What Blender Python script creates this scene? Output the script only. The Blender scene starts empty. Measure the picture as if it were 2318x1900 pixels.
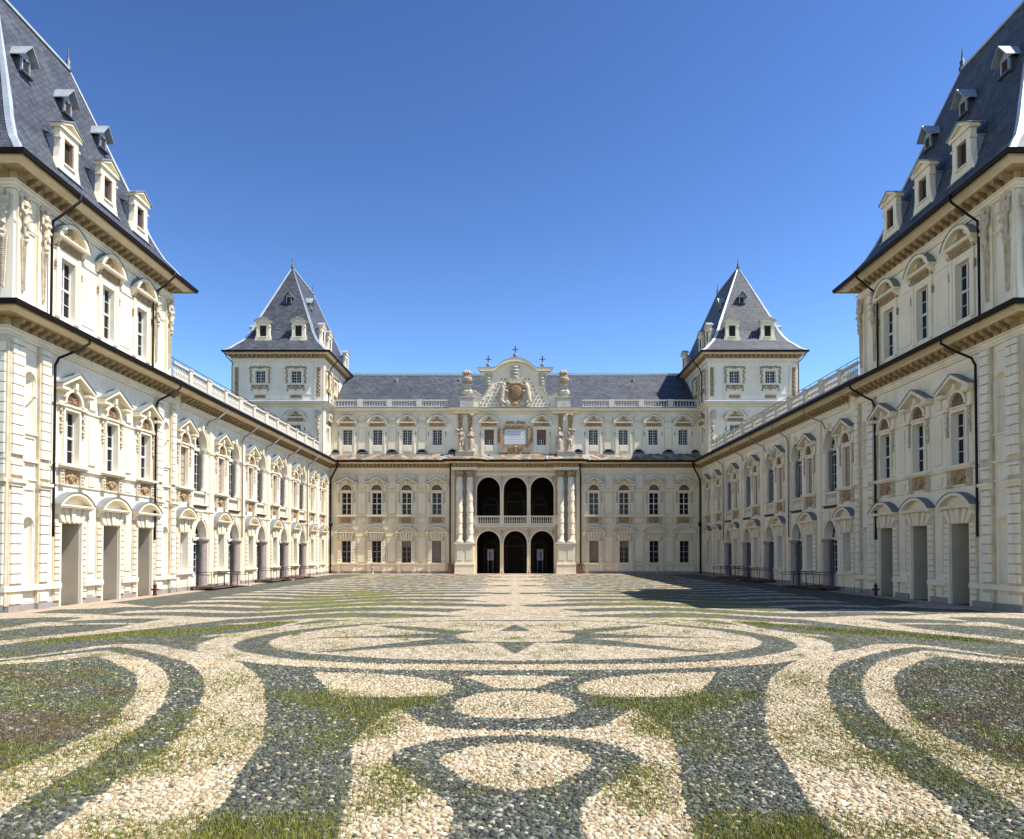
import bpy, math, random
import numpy as np
from mathutils import Vector, Matrix
R = math.radians
random.seed(7); rng = np.random.default_rng(11)
SC = bpy.context.scene
COL = SC.collection
# ------------------------------------------------------------------ camera
F = 1640.0; AX = 1166.5; HZ = 1248.0; H = 2.55          # focal length in photo pixels, axis, horizon, eye height
cam = bpy.data.cameras.new('camera'); co = bpy.data.objects.new('camera', cam); COL.objects.link(co)
co.location = (0, 0, H); co.rotation_euler = (R(90+1.17), 0, 0)
cam.sensor_width = 36; cam.lens = 36*F/2318
cam.shift_x = -(AX-1159)/2318; cam.shift_y = (HZ-F*math.tan(R(1.17))-950)/2318
cam.clip_end = 3000; cam.clip_start = .1
SC.camera = co
# ------------------------------------------------------------------ light
Lv = Vector((1.0, -0.25, 1.6)).normalized()
elev = math.asin(Lv.z); azim = math.atan2(Lv.x, Lv.y)
w = bpy.data.worlds.new('World'); SC.world = w; w.use_nodes = True
nt = w.node_tree; nt.nodes.clear()
sky = nt.nodes.new('ShaderNodeTexSky'); sky.sky_type = 'NISHITA'; sky.sun_disc = False
sky.sun_elevation = elev; sky.sun_rotation = azim
sky.altitude = 0; sky.air_density = 1.0; sky.dust_density = .1; sky.ozone_density = .8
bg = nt.nodes.new('ShaderNodeBackground'); bg.inputs[1].default_value = .036
wo = nt.nodes.new('ShaderNodeOutputWorld')
gm_ = nt.nodes.new('ShaderNodeGamma'); gm_.inputs[1].default_value = 1.75
nt.links.new(sky.outputs[0], gm_.inputs[0]); nt.links.new(gm_.outputs[0], bg.inputs[0]); nt.links.new(bg.outputs[0], wo.inputs[0])
sd = bpy.data.lights.new('sun', 'SUN'); sd.energy = 4.6; sd.angle = R(.53); sd.color = (1, .95, .87)
so = bpy.data.objects.new('sun', sd); COL.objects.link(so)
so.rotation_euler = Lv.to_track_quat('Z', 'Y').to_euler(); so.location = (40, -10, 60)
SC.view_settings.view_transform = 'Standard'; SC.view_settings.look = 'None'
SC.view_settings.exposure = .92; SC.view_settings.gamma = 1

# ------------------------------------------------------------------ materials
def mat(name, col, rough=.85, noise=0.0, scale=3.0, bump=0.0, bscale=30, metal=0, streak=0.0, col2=None, spec=.3):
    m = bpy.data.materials.new(name); m.use_nodes = True; t = m.node_tree; N = t.nodes; L = t.links
    b = N['Principled BSDF']; b.inputs['Roughness'].default_value = rough; b.inputs['Metallic'].default_value = metal
    b.inputs['Specular IOR Level'].default_value = spec
    b.inputs['Base Color'].default_value = (*col, 1)
    if noise or streak:
        geo = N.new('ShaderNodeNewGeometry')
        n1 = N.new('ShaderNodeTexNoise'); n1.inputs['Scale'].default_value = scale; n1.inputs['Detail'].default_value = 6
        L.new(geo.outputs['Position'], n1.inputs['Vector'])
        mx = N.new('ShaderNodeMix'); mx.data_type = 'RGBA'
        c2 = col2 or tuple(c*(1-noise) for c in col)
        mx.inputs[6].default_value = (*col, 1); mx.inputs[7].default_value = (*c2, 1)
        r = N.new('ShaderNodeValToRGB'); r.color_ramp.elements[0].position = .35; r.color_ramp.elements[1].position = .72
        L.new(n1.outputs[0], r.inputs[0]); L.new(r.outputs[0], mx.inputs[0])
        out = mx.outputs[2]
        if streak:                                   # rain streaks: noise stretched down the wall
            mp = N.new('ShaderNodeMapping'); mp.inputs['Scale'].default_value = (2.2, 2.2, .16)
            L.new(geo.outputs['Position'], mp.inputs['Vector'])
            n2 = N.new('ShaderNodeTexNoise'); n2.inputs['Scale'].default_value = 1.6; n2.inputs['Detail'].default_value = 5
            L.new(mp.outputs[0], n2.inputs['Vector'])
            r2 = N.new('ShaderNodeValToRGB'); r2.color_ramp.elements[0].position = .52; r2.color_ramp.elements[1].position = .8
            L.new(n2.outputs[0], r2.inputs[0])
            m2 = N.new('ShaderNodeMix'); m2.data_type = 'RGBA'
            mu = N.new('ShaderNodeMath'); mu.operation = 'MULTIPLY'; mu.inputs[1].default_value = streak
            L.new(r2.outputs[0], mu.inputs[0]); L.new(mu.outputs[0], m2.inputs[0])
            L.new(out, m2.inputs[6]); m2.inputs[7].default_value = (col[0]*.62, col[1]*.58, col[2]*.5, 1)
            out = m2.outputs[2]
        L.new(out, b.inputs['Base Color'])
    if bump:
        n3 = N.new('ShaderNodeTexNoise'); n3.inputs['Scale'].default_value = bscale; n3.inputs['Detail'].default_value = 4
        g2 = N.new('ShaderNodeNewGeometry'); L.new(g2.outputs['Position'], n3.inputs['Vector'])
        bp = N.new('ShaderNodeBump'); bp.inputs['Strength'].default_value = bump; bp.inputs['Distance'].default_value = .02
        L.new(n3.outputs[0], bp.inputs['Height']); L.new(bp.outputs[0], b.inputs['Normal'])
    return m
M = {}
M['stucco'] = mat('stucco', (.82, .745, .59), .9, .12, .45, .15, 8, streak=.5)
M['trim'] = mat('trim', (.80, .70, .52), .85, .12, 1.2, .1, 12, streak=.25)
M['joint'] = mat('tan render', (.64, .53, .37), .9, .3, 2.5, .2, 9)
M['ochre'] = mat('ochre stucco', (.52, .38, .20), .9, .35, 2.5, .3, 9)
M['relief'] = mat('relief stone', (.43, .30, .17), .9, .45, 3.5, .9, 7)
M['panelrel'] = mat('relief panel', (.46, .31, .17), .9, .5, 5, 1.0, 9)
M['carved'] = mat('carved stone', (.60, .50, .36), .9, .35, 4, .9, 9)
M['weathered'] = mat('weathered trim', (.50, .46, .37), .9, .3, 2.5, .3, 9)
M['statue'] = mat('statue stone', (.46, .38, .28), .9, .35, 3, .4, 14)
M['panelfield'] = mat('panel field', (.80, .70, .49), .9, .12, .8, .15, 8, streak=.2)
M['greystone'] = mat('grey stone', (.30, .28, .25), .85, .3, 2, .3, 10)
M['granite'] = mat('granite', (.33, .27, .24), .6, .25, 6, .2, 25, spec=.4)
M['redmarble'] = mat('red marble', (.36, .24, .18), .5, .4, 5, .1, 20)
M['lead'] = mat('lead sheet', (.36, .39, .42), .55, .3, 1.5, .2, 4, metal=.25)
M['cover'] = mat('weathered lead cover', (.21, .22, .22), .6, .3, 1.5, .2, 4, metal=.1)
M['lunette'] = mat('lunette stone', (.30, .18, .10), .9, .5, 5, 1.0, 9)  # dark brown stone; also carries the shade of the window lunettes in its colour
M['leaddark'] = mat('dark sheet metal', (.10, .115, .15), .5, .3, 1.5, .1, 4, metal=.3)
M['gutter'] = mat('gutter', (.014, .010, .010), .6, .2, 3, spec=.15)
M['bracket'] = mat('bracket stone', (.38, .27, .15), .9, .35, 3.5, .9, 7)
M['pipegrey'] = mat('grey pipe', (.24, .22, .20), .5, .2, 3)
M['glass'] = mat('glass', (.008, .009, .010), .12, spec=.22)
M['white'] = mat('white joinery', (.62, .60, .55), .6, .1, 3)
M['greywood'] = mat('grey joinery', (.30, .27, .24), .6, .2, 3)
M['brown'] = mat('brown shutter', (.27, .19, .14), .8, .25, 3, .2, 20)
M['blind'] = mat('brown blind', (.20, .115, .08), .8, .3, 3)
M['pinkblind'] = mat('faded blind', (.42, .33, .26), .8, .2, 3)
M['beige'] = mat('beige infill', (.43, .37, .28), .9, .12, 1.2, .1, 10)
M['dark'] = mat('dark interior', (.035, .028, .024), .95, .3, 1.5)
M['hall'] = mat('shade-darkened plaster', (.03, .022, .017), .95, .3, 1.0)  # shade of the deep loggia rooms put into the plaster colour
M['iron'] = mat('iron', (.035, .028, .026), .5, .2, 4, metal=.4)
M['rust'] = mat('rusty steel', (.10, .055, .04), .7, .3, 4)
M['red'] = mat('hydrant red', (.09, .018, .015), .5, .2, 4)
M['boxbrown'] = mat('brown cabinet', (.16, .085, .05), .6, .2, 4)
M['poster'] = mat('poster', (.24, .24, .29), .7, .2, 6)
M['posterdark'] = mat('poster print dark', (.05, .04, .08), .7)
M['posterred'] = mat('poster print red', (.30, .08, .07), .7)
M['plaque'] = mat('marble plaque', (.60, .62, .62), .6, .12, 5)
M['letter'] = mat('engraved letters', (.36, .37, .36), .8)
M['paleslab'] = mat('pale slab', (.62, .56, .46), .85, .2, 4, .2, 20)

def slate():
    m = bpy.data.materials.new('slate'); m.use_nodes = True; t = m.node_tree; N = t.nodes; L = t.links
    b = N['Principled BSDF']; b.inputs['Roughness'].default_value = .62; b.inputs['Specular IOR Level'].default_value = .35
    geo = N.new('ShaderNodeNewGeometry'); sx = N.new('ShaderNodeSeparateXYZ'); L.new(geo.outputs['Position'], sx.inputs[0])
    ad = N.new('ShaderNodeMath'); L.new(sx.outputs[0], ad.inputs[0]); L.new(sx.outputs[1], ad.inputs[1])
    cb = N.new('ShaderNodeCombineXYZ'); L.new(ad.outputs[0], cb.inputs[0]); L.new(sx.outputs[2], cb.inputs[1])
    br = N.new('ShaderNodeTexBrick'); br.inputs['Scale'].default_value = 1; br.inputs['Brick Width'].default_value = .34
    br.inputs['Row Height'].default_value = .2; br.inputs['Mortar Size'].default_value = .016
    br.inputs['Color1'].default_value = (.042, .049, .062, 1); br.inputs['Color2'].default_value = (.088, .096, .112, 1)
    br.inputs['Mortar'].default_value = (.016, .018, .024, 1)
    L.new(cb.outputs[0], br.inputs['Vector'])
    n = N.new('ShaderNodeTexNoise'); n.inputs['Scale'].default_value = .9; n.inputs['Detail'].default_value = 7
    L.new(geo.outputs['Position'], n.inputs['Vector'])
    mx = N.new('ShaderNodeMix'); mx.data_type = 'RGBA'; mx.blend_type = 'MULTIPLY'; mx.inputs[0].default_value = .7
    r = N.new('ShaderNodeValToRGB'); r.color_ramp.elements[0].position = .3; r.color_ramp.elements[0].color = (.62, .62, .66, 1)
    r.color_ramp.elements[1].position = .7; r.color_ramp.elements[1].color = (1.25, 1.22, 1.2, 1)
    L.new(n.outputs[0], r.inputs[0]); L.new(br.outputs[0], mx.inputs[6]); L.new(r.outputs[0], mx.inputs[7])
    L.new(mx.outputs[2], b.inputs['Base Color'])
    bp = N.new('ShaderNodeBump'); bp.inputs['Strength'].default_value = .6; bp.inputs['Distance'].default_value = .03; bp.invert = True
    L.new(br.outputs['Fac'], bp.inputs['Height']); L.new(bp.outputs[0], b.inputs['Normal'])
    return m
M['slate'] = slate()

def attr_mat(name, rough=.8, bump=.3, bscale=60, spec=.3):
    m = bpy.data.materials.new(name); m.use_nodes = True; t = m.node_tree; N = t.nodes; L = t.links
    b = N['Principled BSDF']; b.inputs['Roughness'].default_value = rough; b.inputs['Specular IOR Level'].default_value = spec
    a = N.new('ShaderNodeAttribute'); a.attribute_name = 'Col'
    n = N.new('ShaderNodeTexNoise'); n.inputs['Scale'].default_value = bscale; n.inputs['Detail'].default_value = 3
    g = N.new('ShaderNodeNewGeometry'); L.new(g.outputs['Position'], n.inputs['Vector'])
    mx = N.new('ShaderNodeMix'); mx.data_type = 'RGBA'; mx.blend_type = 'MULTIPLY'; mx.inputs[0].default_value = 1
    r = N.new('ShaderNodeMapRange'); r.inputs['From Min'].default_value = .3; r.inputs['From Max'].default_value = .7
    r.inputs['To Min'].default_value = .75; r.inputs['To Max'].default_value = 1.15
    L.new(n.outputs[0], r.inputs[0]); L.new(a.outputs['Color'], mx.inputs[6]); L.new(r.outputs[0], mx.inputs[7])
    L.new(mx.outputs[2], b.inputs['Base Color'])
    if bump:
        bp = N.new('ShaderNodeBump'); bp.inputs['Strength'].default_value = bump; bp.inputs['Distance'].default_value = .01
        L.new(n.outputs[0], bp.inputs['Height']); L.new(bp.outputs[0], b.inputs['Normal'])
    return m
M['stones'] = attr_mat('cobble stone', .75, spec=.15)
M['flash'] = mat('bright lead flashing', (.46, .50, .54), .5, .25, 1.5, .2, 4, metal=.2)
M['centre'] = mat('bounce-warmed stucco', (.80, .67, .43), .9, .12, .45, .15, 8, streak=.4)  # copy of stucco, warm light bounced off the court put into its colour
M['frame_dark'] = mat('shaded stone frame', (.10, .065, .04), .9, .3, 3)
M['slabs'] = attr_mat('roof slab stone', .85, .5, 8)
M['blades'] = attr_mat('grass blade', .7, 0, 20)

# ------------------------------------------------------------------ mesh kit (local facade frame: x along wall, -y outward, z up)
class MB:
    def __init__(s): s.v = []; s.f = []; s.sm = []
    def face(s, pts, sm=False):
        i = len(s.v); s.v += [tuple(p) for p in pts]; s.f.append(tuple(range(i, i+len(pts)))); s.sm.append(sm)
    def box(s, x0, x1, d0, d1, z0, z1):              # d = distance proud of the wall, d1 > d0
        i = len(s.v); a, b = -d1, -d0
        s.v += [(x0,a,z0),(x1,a,z0),(x1,b,z0),(x0,b,z0),(x0,a,z1),(x1,a,z1),(x1,b,z1),(x0,b,z1)]
        s.f += [(i+0,i+1,i+5,i+4),(i+1,i+2,i+6,i+5),(i+2,i+3,i+7,i+6),(i+3,i+0,i+4,i+7),(i+4,i+5,i+6,i+7),(i+3,i+2,i+1,i+0)]
        s.sm += [False]*6
    def prism(s, poly, d0, d1, ends=True):           # poly in (x,z), counter-clockwise seen from outside, extruded outward
        n = len(poly); i = len(s.v)
        s.v += [(x, -d1, z) for x, z in poly] + [(x, -d0, z) for x, z in poly]
        s.f.append(tuple(range(i, i+n))); s.sm.append(False)
        if ends: s.f.append(tuple(range(i+2*n-1, i+n-1, -1))); s.sm.append(False)
        for k in range(n):
            k2 = (k+1) % n; s.f.append((i+k2, i+k, i+n+k, i+n+k2)); s.sm.append(False)
    def prof(s, poly, x0, x1):                       # poly in (d,z) extruded along x
        n = len(poly); i = len(s.v)
        s.v += [(x0, -d, z) for d, z in poly] + [(x1, -d, z) for d, z in poly]
        s.f.append(tuple(range(i, i+n))); s.f.append(tuple(range(i+2*n-1, i+n-1, -1))); s.sm += [False]*2
        for k in range(n):
            k2 = (k+1) % n; s.f.append((i+k, i+n+k, i+n+k2, i+k2)); s.sm.append(False)
    def band(s, outer, inner, d0, d1):               # strip between two open polylines (x,z) of equal length, extruded outward
        for k in range(len(outer)-1):
            a, b, c, e = outer[k], outer[k+1], inner[k+1], inner[k]
            s.prism([a, e, c, b], d0, d1)
    def lathe(s, cx, cd, prof, n=10):                # rings are split wherever a flat ledge meets a smooth run
        def ring(r, z):
            i = len(s.v)
            for k in range(n):
                a = 2*math.pi*k/n; s.v.append((cx+r*math.cos(a), -cd+r*math.sin(a), z))
            return i
        prev = None
        for j in range(len(prof)-1):
            (r0, z0), (r1, z1) = prof[j], prof[j+1]
            sm = abs(r0-r1) < abs(z0-z1)*1.2
            lo = prev if (sm and prev is not None) else ring(r0, z0)
            hi = ring(r1, z1); prev = hi if sm else None
            for k in range(n):
                k2 = (k+1) % n; s.f.append((lo+k, lo+k2, hi+k2, hi+k)); s.sm.append(sm)
        t = ring(*prof[-1]); b = ring(*prof[0])
        s.f.append(tuple(t+k for k in range(n))); s.f.append(tuple(b+k for k in range(n-1, -1, -1))); s.sm += [False]*2
    def tube(s, pts, r, n=6):                        # pts are (x, d, z)
        P = [Vector((x, -d, z)) for x, d, z in pts]; i = len(s.v)
        for k, p in enumerate(P):
            t = (P[min(k+1, len(P)-1)]-P[max(k-1, 0)]).normalized()
            u = t.cross(Vector((.31, .83, .46))).normalized(); v = t.cross(u)
            for j in range(n):
                a = 2*math.pi*j/n; s.v.append(tuple(p+u*(r*math.cos(a))+v*(r*math.sin(a))))
        for k in range(len(P)-1):
            for j in range(n):
                j2 = (j+1) % n; s.f.append((i+k*n+j, i+k*n+j2, i+(k+1)*n+j2, i+(k+1)*n+j)); s.sm.append(True)
        s.f.append(tuple(i+j for j in range(n-1, -1, -1))); s.f.append(tuple(i+(len(P)-1)*n+j for j in range(n))); s.sm += [False]*2
    def ball(s, cx, cd, cz, rx, rd, rz, nu=8, nv=6):
        i = len(s.v)
        for a in range(1, nv):
            t = math.pi*a/nv
            for b in range(nu):
                p = 2*math.pi*b/nu
                s.v.append((cx+rx*math.sin(t)*math.cos(p), -cd+rd*math.sin(t)*math.sin(p), cz-rz*math.cos(t)))
        lo = len(s.v); s.v.append((cx, -cd, cz-rz)); s.v.append((cx, -cd, cz+rz))
        for a in range(nv-2):
            for b in range(nu):
                b2 = (b+1) % nu; s.f.append((i+a*nu+b, i+a*nu+b2, i+(a+1)*nu+b2, i+(a+1)*nu+b)); s.sm.append(True)
        for b in range(nu):
            b2 = (b+1) % nu
            s.f.append((lo, i+b2, i+b)); s.f.append((lo+1, i+(nv-2)*nu+b, i+(nv-2)*nu+b2)); s.sm += [True]*2
    def sweep(s, path, profile, closed=False):       # path in plan (x,y) walked so that the outside is on the right; profile (d,z)
        n = len(path); m = len(profile); i = len(s.v); P = [Vector(p) for p in path]
        for k in range(n):
            def nrm(a, b): t = (b-a).normalized(); return Vector((t.y, -t.x))
            if closed or 0 < k < n-1:
                n1 = nrm(P[k-1], P[k]); n2 = nrm(P[k], P[(k+1) % n]); mt = (n1+n2); mt = mt/(1+n1.dot(n2))
            elif k == 0: mt = nrm(P[0], P[1])
            else: mt = nrm(P[-2], P[-1])
            for d, z in profile: s.v.append((P[k].x+mt.x*d, P[k].y+mt.y*d, z))
        for k in range(n if closed else n-1):
            k2 = (k+1) % n
            for j in range(m-1):
                s.f.append((i+k*m+j, i+k2*m+j, i+k2*m+j+1, i+k*m+j+1)); s.sm.append(False)
        if not closed:
            s.f.append(tuple(i+j for j in range(m))); s.f.append(tuple(i+(n-1)*m+j for j in range(m-1, -1, -1))); s.sm += [False]*2
    def wall(s, x0, x1, z0, z1, holes=(), reveal=.35, d=0):
        """wall sheet facing -y with holes (a,b,c,e[,spring]); arched when spring is given"""
        xs = sorted({x0, x1, *[h[0] for h in holes], *[h[1] for h in holes]})
        zs = sorted({z0, z1, *[h[2] for h in holes], *[h[3] for h in holes]})
        xs = [x for x in xs if x0 <= x <= x1]; zs = [z for z in zs if z0 <= z <= z1]
        for i in range(len(xs)-1):
            for j in range(len(zs)-1):
                cx = (xs[i]+xs[i+1])/2; cz = (zs[j]+zs[j+1])/2
                if any(h[0] < cx < h[1] and h[2] < cz < h[3] for h in holes): continue
                s.face([(xs[i],-d,zs[j]),(xs[i+1],-d,zs[j]),(xs[i+1],-d,zs[j+1]),(xs[i],-d,zs[j+1])])
        for h in holes:
            a, b, c, e = h[:4]; sp = h[4] if len(h) > 4 and h[4] else e; rv = h[5] if len(h) > 5 else reveal
            y1 = -d; y2 = -d+rv
            s.face([(a,y1,c),(a,y1,sp),(a,y2,sp),(a,y2,c)]); s.face([(b,y1,sp),(b,y1,c),(b,y2,c),(b,y2,sp)])
            if c > z0+.01: s.face([(a,y1,c),(a,y2,c),(b,y2,c),(b,y1,c)])
            if sp == e: s.face([(a,y2,e),(a,y1,e),(b,y1,e),(b,y2,e)])
            else:
                arc = archpts(a, b, sp, e)
                n = len(arc)
                for k in range(n-1):
                    p, q = arc[k], arc[k+1]
                    s.face([(p[0],y1,p[1]),(q[0],y1,q[1]),(q[0],y2,q[1]),(p[0],y2,p[1])])
                    s.face([(p[0],y1,p[1]),(q[0],y1,q[1]),(q[0],y1,e),(p[0],y1,e)])
def archpts(a, b, sp, e, n=18, grow=0):
    cx = (a+b)/2; r = (b-a)/2+grow
    return [(cx-r*math.cos(math.pi*k/n), sp+(e-sp+grow)*math.sin(math.pi*k/n)) for k in range(n+1)]
def segarc(hw, z0, z1, n=14):                        # shallow segmental arc from (-hw,z0) over (0,z1)
    h = z1-z0; r = (hw*hw+h*h)/(2*h); a0 = math.asin(hw/r)
    return [(r*math.sin(-a0+2*a0*k/n), z1-r+r*math.cos(-a0+2*a0*k/n)) for k in range(n+1)]

def setp(o, **kw):
    for k, v in kw.items(): o[k] = v
def mesh_of(name, mb, m):
    me = bpy.data.meshes.new(name); me.from_pydata(mb.v, [], mb.f)
    me.polygons.foreach_set('use_smooth', mb.sm); me.materials.append(M[m] if isinstance(m, str) else m); me.update()
    return me
def part(name, mb, m, parent=None, loc=(0, 0, 0), rz=0):
    o = bpy.data.objects.new(name, mesh_of(name, mb, m)); COL.objects.link(o)
    o.location = loc; o.rotation_euler = (0, 0, rz); o.parent = parent; return o
def thing(name, label, cat, loc=(0, 0, 0), group=None, rz=0):
    o = bpy.data.objects.new(name, None); COL.objects.link(o); o.location = loc; o.rotation_euler = (0, 0, rz)
    o.empty_display_size = .3; o['label'] = label; o['category'] = cat
    if group: o['group'] = group
    return o
def parts_x(name, mb, m, parent, loc=(0, 0, 0), rz=0, gap=.12):
    """link the disjoint pieces of a mesh builder, grouped where they overlap along x, as separate parts"""
    n = len(mb.v); up = list(range(n))
    def fd(a):
        while up[a] != a: up[a] = up[up[a]]; a = up[a]
        return a
    for f in mb.f:
        r = fd(f[0])
        for q in f[1:]: up[fd(q)] = r
    ext = {}
    for i, v in enumerate(mb.v): ext.setdefault(fd(i), []).append(v)
    ks = list(ext); bx = {k: (np.min(ext[k], 0)-gap/2, np.max(ext[k], 0)+gap/2) for k in ks}
    lo = np.array([bx[k][0] for k in ks]); hi = np.array([bx[k][1] for k in ks]); left = set(range(len(ks))); cl = []
    while left:
        st = [left.pop()]; grp = set(st)
        while st:
            q = st.pop(); hit = np.where(((lo <= hi[q]) & (hi >= lo[q])).all(1))[0]
            for h_ in hit:
                if h_ in left: left.discard(h_); grp.add(h_); st.append(h_)
        cl.append((0, 0, {ks[g_] for g_ in grp}))
    out = []
    for a, b, rs_ in cl:
        q = MB(); mp = {}
        for f, s_ in zip(mb.f, mb.sm):
            if fd(f[0]) in rs_:
                for i in f:
                    if i not in mp: mp[i] = len(q.v); q.v.append(mb.v[i])
                q.f.append(tuple(mp[i] for i in f)); q.sm.append(s_)
        out.append(part(name, q, m, parent, loc, rz))
    return out
def copy_tree(o, parent=None):
    c = o.copy(); COL.objects.link(c); c.parent = parent
    for ch in o.children: copy_tree(ch, c)
    return c
def mirror(root, label):
    c = copy_tree(root); c.location.x = -root.location.x; c.scale.x = -1; c['label'] = label; return c
def use(proto, parent, x, z=0, fr=None, y=0):
    """a copy of a window prototype placed on a facade: fr = (ox, oy, rz) relative to the building root"""
    c = copy_tree(proto, parent); ox, oy, rz = fr
    ca, sa = math.cos(rz), math.sin(rz)
    c.location = (ox+ca*x-sa*y, oy+sa*x+ca*y, z); c.rotation_euler = (0, 0, rz); return c
PROTO = []
def proto(name, mb, m):
    o = part(name, mb, m); PROTO.append(o); return o
def drop(o):
    for ch in list(o.children): drop(ch)
    bpy.data.objects.remove(o)
def carve(name, blobs, m, vox=.04, parent=None, loc=(0, 0, 0), rz=0, smooth=True):
    """one continuous carved surface from overlapping volumes (voxel remesh, baked to a mesh)"""
    mb = MB()
    for b in blobs:
        if b[0] == 'b': mb.ball(*b[1:], nu=10, nv=8)
        elif b[0] == 't':
            p, q, r0, r1 = b[1:]
            P, Q = Vector(p), Vector(q); n = 5
            for k in range(n+1):
                c = P.lerp(Q, k/n); r = r0+(r1-r0)*k/n; mb.ball(c.x, c.y, c.z, r, r, r, nu=8, nv=6)
            u = (Q-P)
            mb.tube([tuple(P), tuple(P.lerp(Q, .5)), tuple(Q)], (r0+r1)/2*.97, 8)
        elif b[0] == 'x': mb.box(*b[1:])
    me = mesh_of(name, mb, m); o = bpy.data.objects.new(name, me); COL.objects.link(o)
    md = o.modifiers.new('r', 'REMESH'); md.mode = 'VOXEL'; md.voxel_size = vox; md.use_smooth_shade = smooth
    sm_ = o.modifiers.new('s', 'SMOOTH'); sm_.iterations = 1
    dg = bpy.context.evaluated_depsgraph_get(); me2 = bpy.data.meshes.new_from_object(o.evaluated_get(dg))
    me2.name = name; o.modifiers.clear(); o.data = me2; me2.materials.clear(); me2.materials.append(M[m])
    for p in me2.polygons: p.use_smooth = smooth
    o.location = loc; o.rotation_euler = (0, 0, rz); o.parent = parent; return o

# ------------------------------------------------------------------ window kit
def sash(w2, z0, z1, rec, cols, rows, m='white', heavy=True, transom=None, fw=.06, mw=.022):
    mb = MB()
    mb.box(-w2, -w2+fw, -rec-.06, -rec, z0, z1); mb.box(w2-fw, w2, -rec-.06, -rec, z0, z1)
    mb.box(-w2+fw, w2-fw, -rec-.06, -rec, z1-fw, z1); mb.box(-w2+fw, w2-fw, -rec-.06, -rec, z0, z0+fw)
    if heavy: mb.box(-.045, .045, -rec-.058, -rec+.01, z0+fw, z1-fw)
    if transom: mb.box(-w2+fw, w2-fw, -rec-.056, -rec+.02, transom-.055, transom+.055)
    for c in range(1, cols):
        x = -w2+fw+(2*w2-2*fw)*c/cols
        if abs(x) > .05: mb.box(x-mw, x+mw, -rec-.05, -rec-.012, z0+fw, z1-fw)
    for r in range(1, rows):
        z = z0+(z1-z0)*r/rows
        if transom and abs(z-transom) < .1: continue
        mb.box(-w2+fw, w2-fw, -rec-.048, -rec-.014, z-mw, z+mw)
    return mb
def pane(w2, z0, z1, rec):
    mb = MB(); mb.box(-w2, w2, -rec-.09, -rec-.062, z0, z1); return mb
def seg_hood(hw, zb, zt, proj, th=.14):
    mb = MB()
    mb.box(-hw+.06, hw-.06, 0, proj-.03, zb, zb+.06); mb.box(-hw, hw, 0, proj, zb+.06, zb+.14)
    o = segarc(hw, zb+.14, zt); i = segarc(hw-.24, zb+.14, zt-th)
    mb.band(o, i, 0, proj)
    mb.prism([(p[0], p[1]) for p in reversed(segarc(hw-.2, zb+.14, zt-th+.02))], 0, .07)
    for k in (-1, 1): mb.prof([(0, zb-.32), (.14, zb-.30), (.2, zb-.12), (proj-.08, zb-.04), (proj-.08, zb), (0, zb)], k*(hw-.22)-.11, k*(hw-.22)+.11)
    return mb
def hood_cover(hw, zb, zt, proj):
    mb = MB(); o = segarc(hw+.03, zb+.14, zt+.035); i = segarc(hw+.01, zb+.135, zt+.008); mb.band(o, i, .0, proj+.04); return mb
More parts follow.
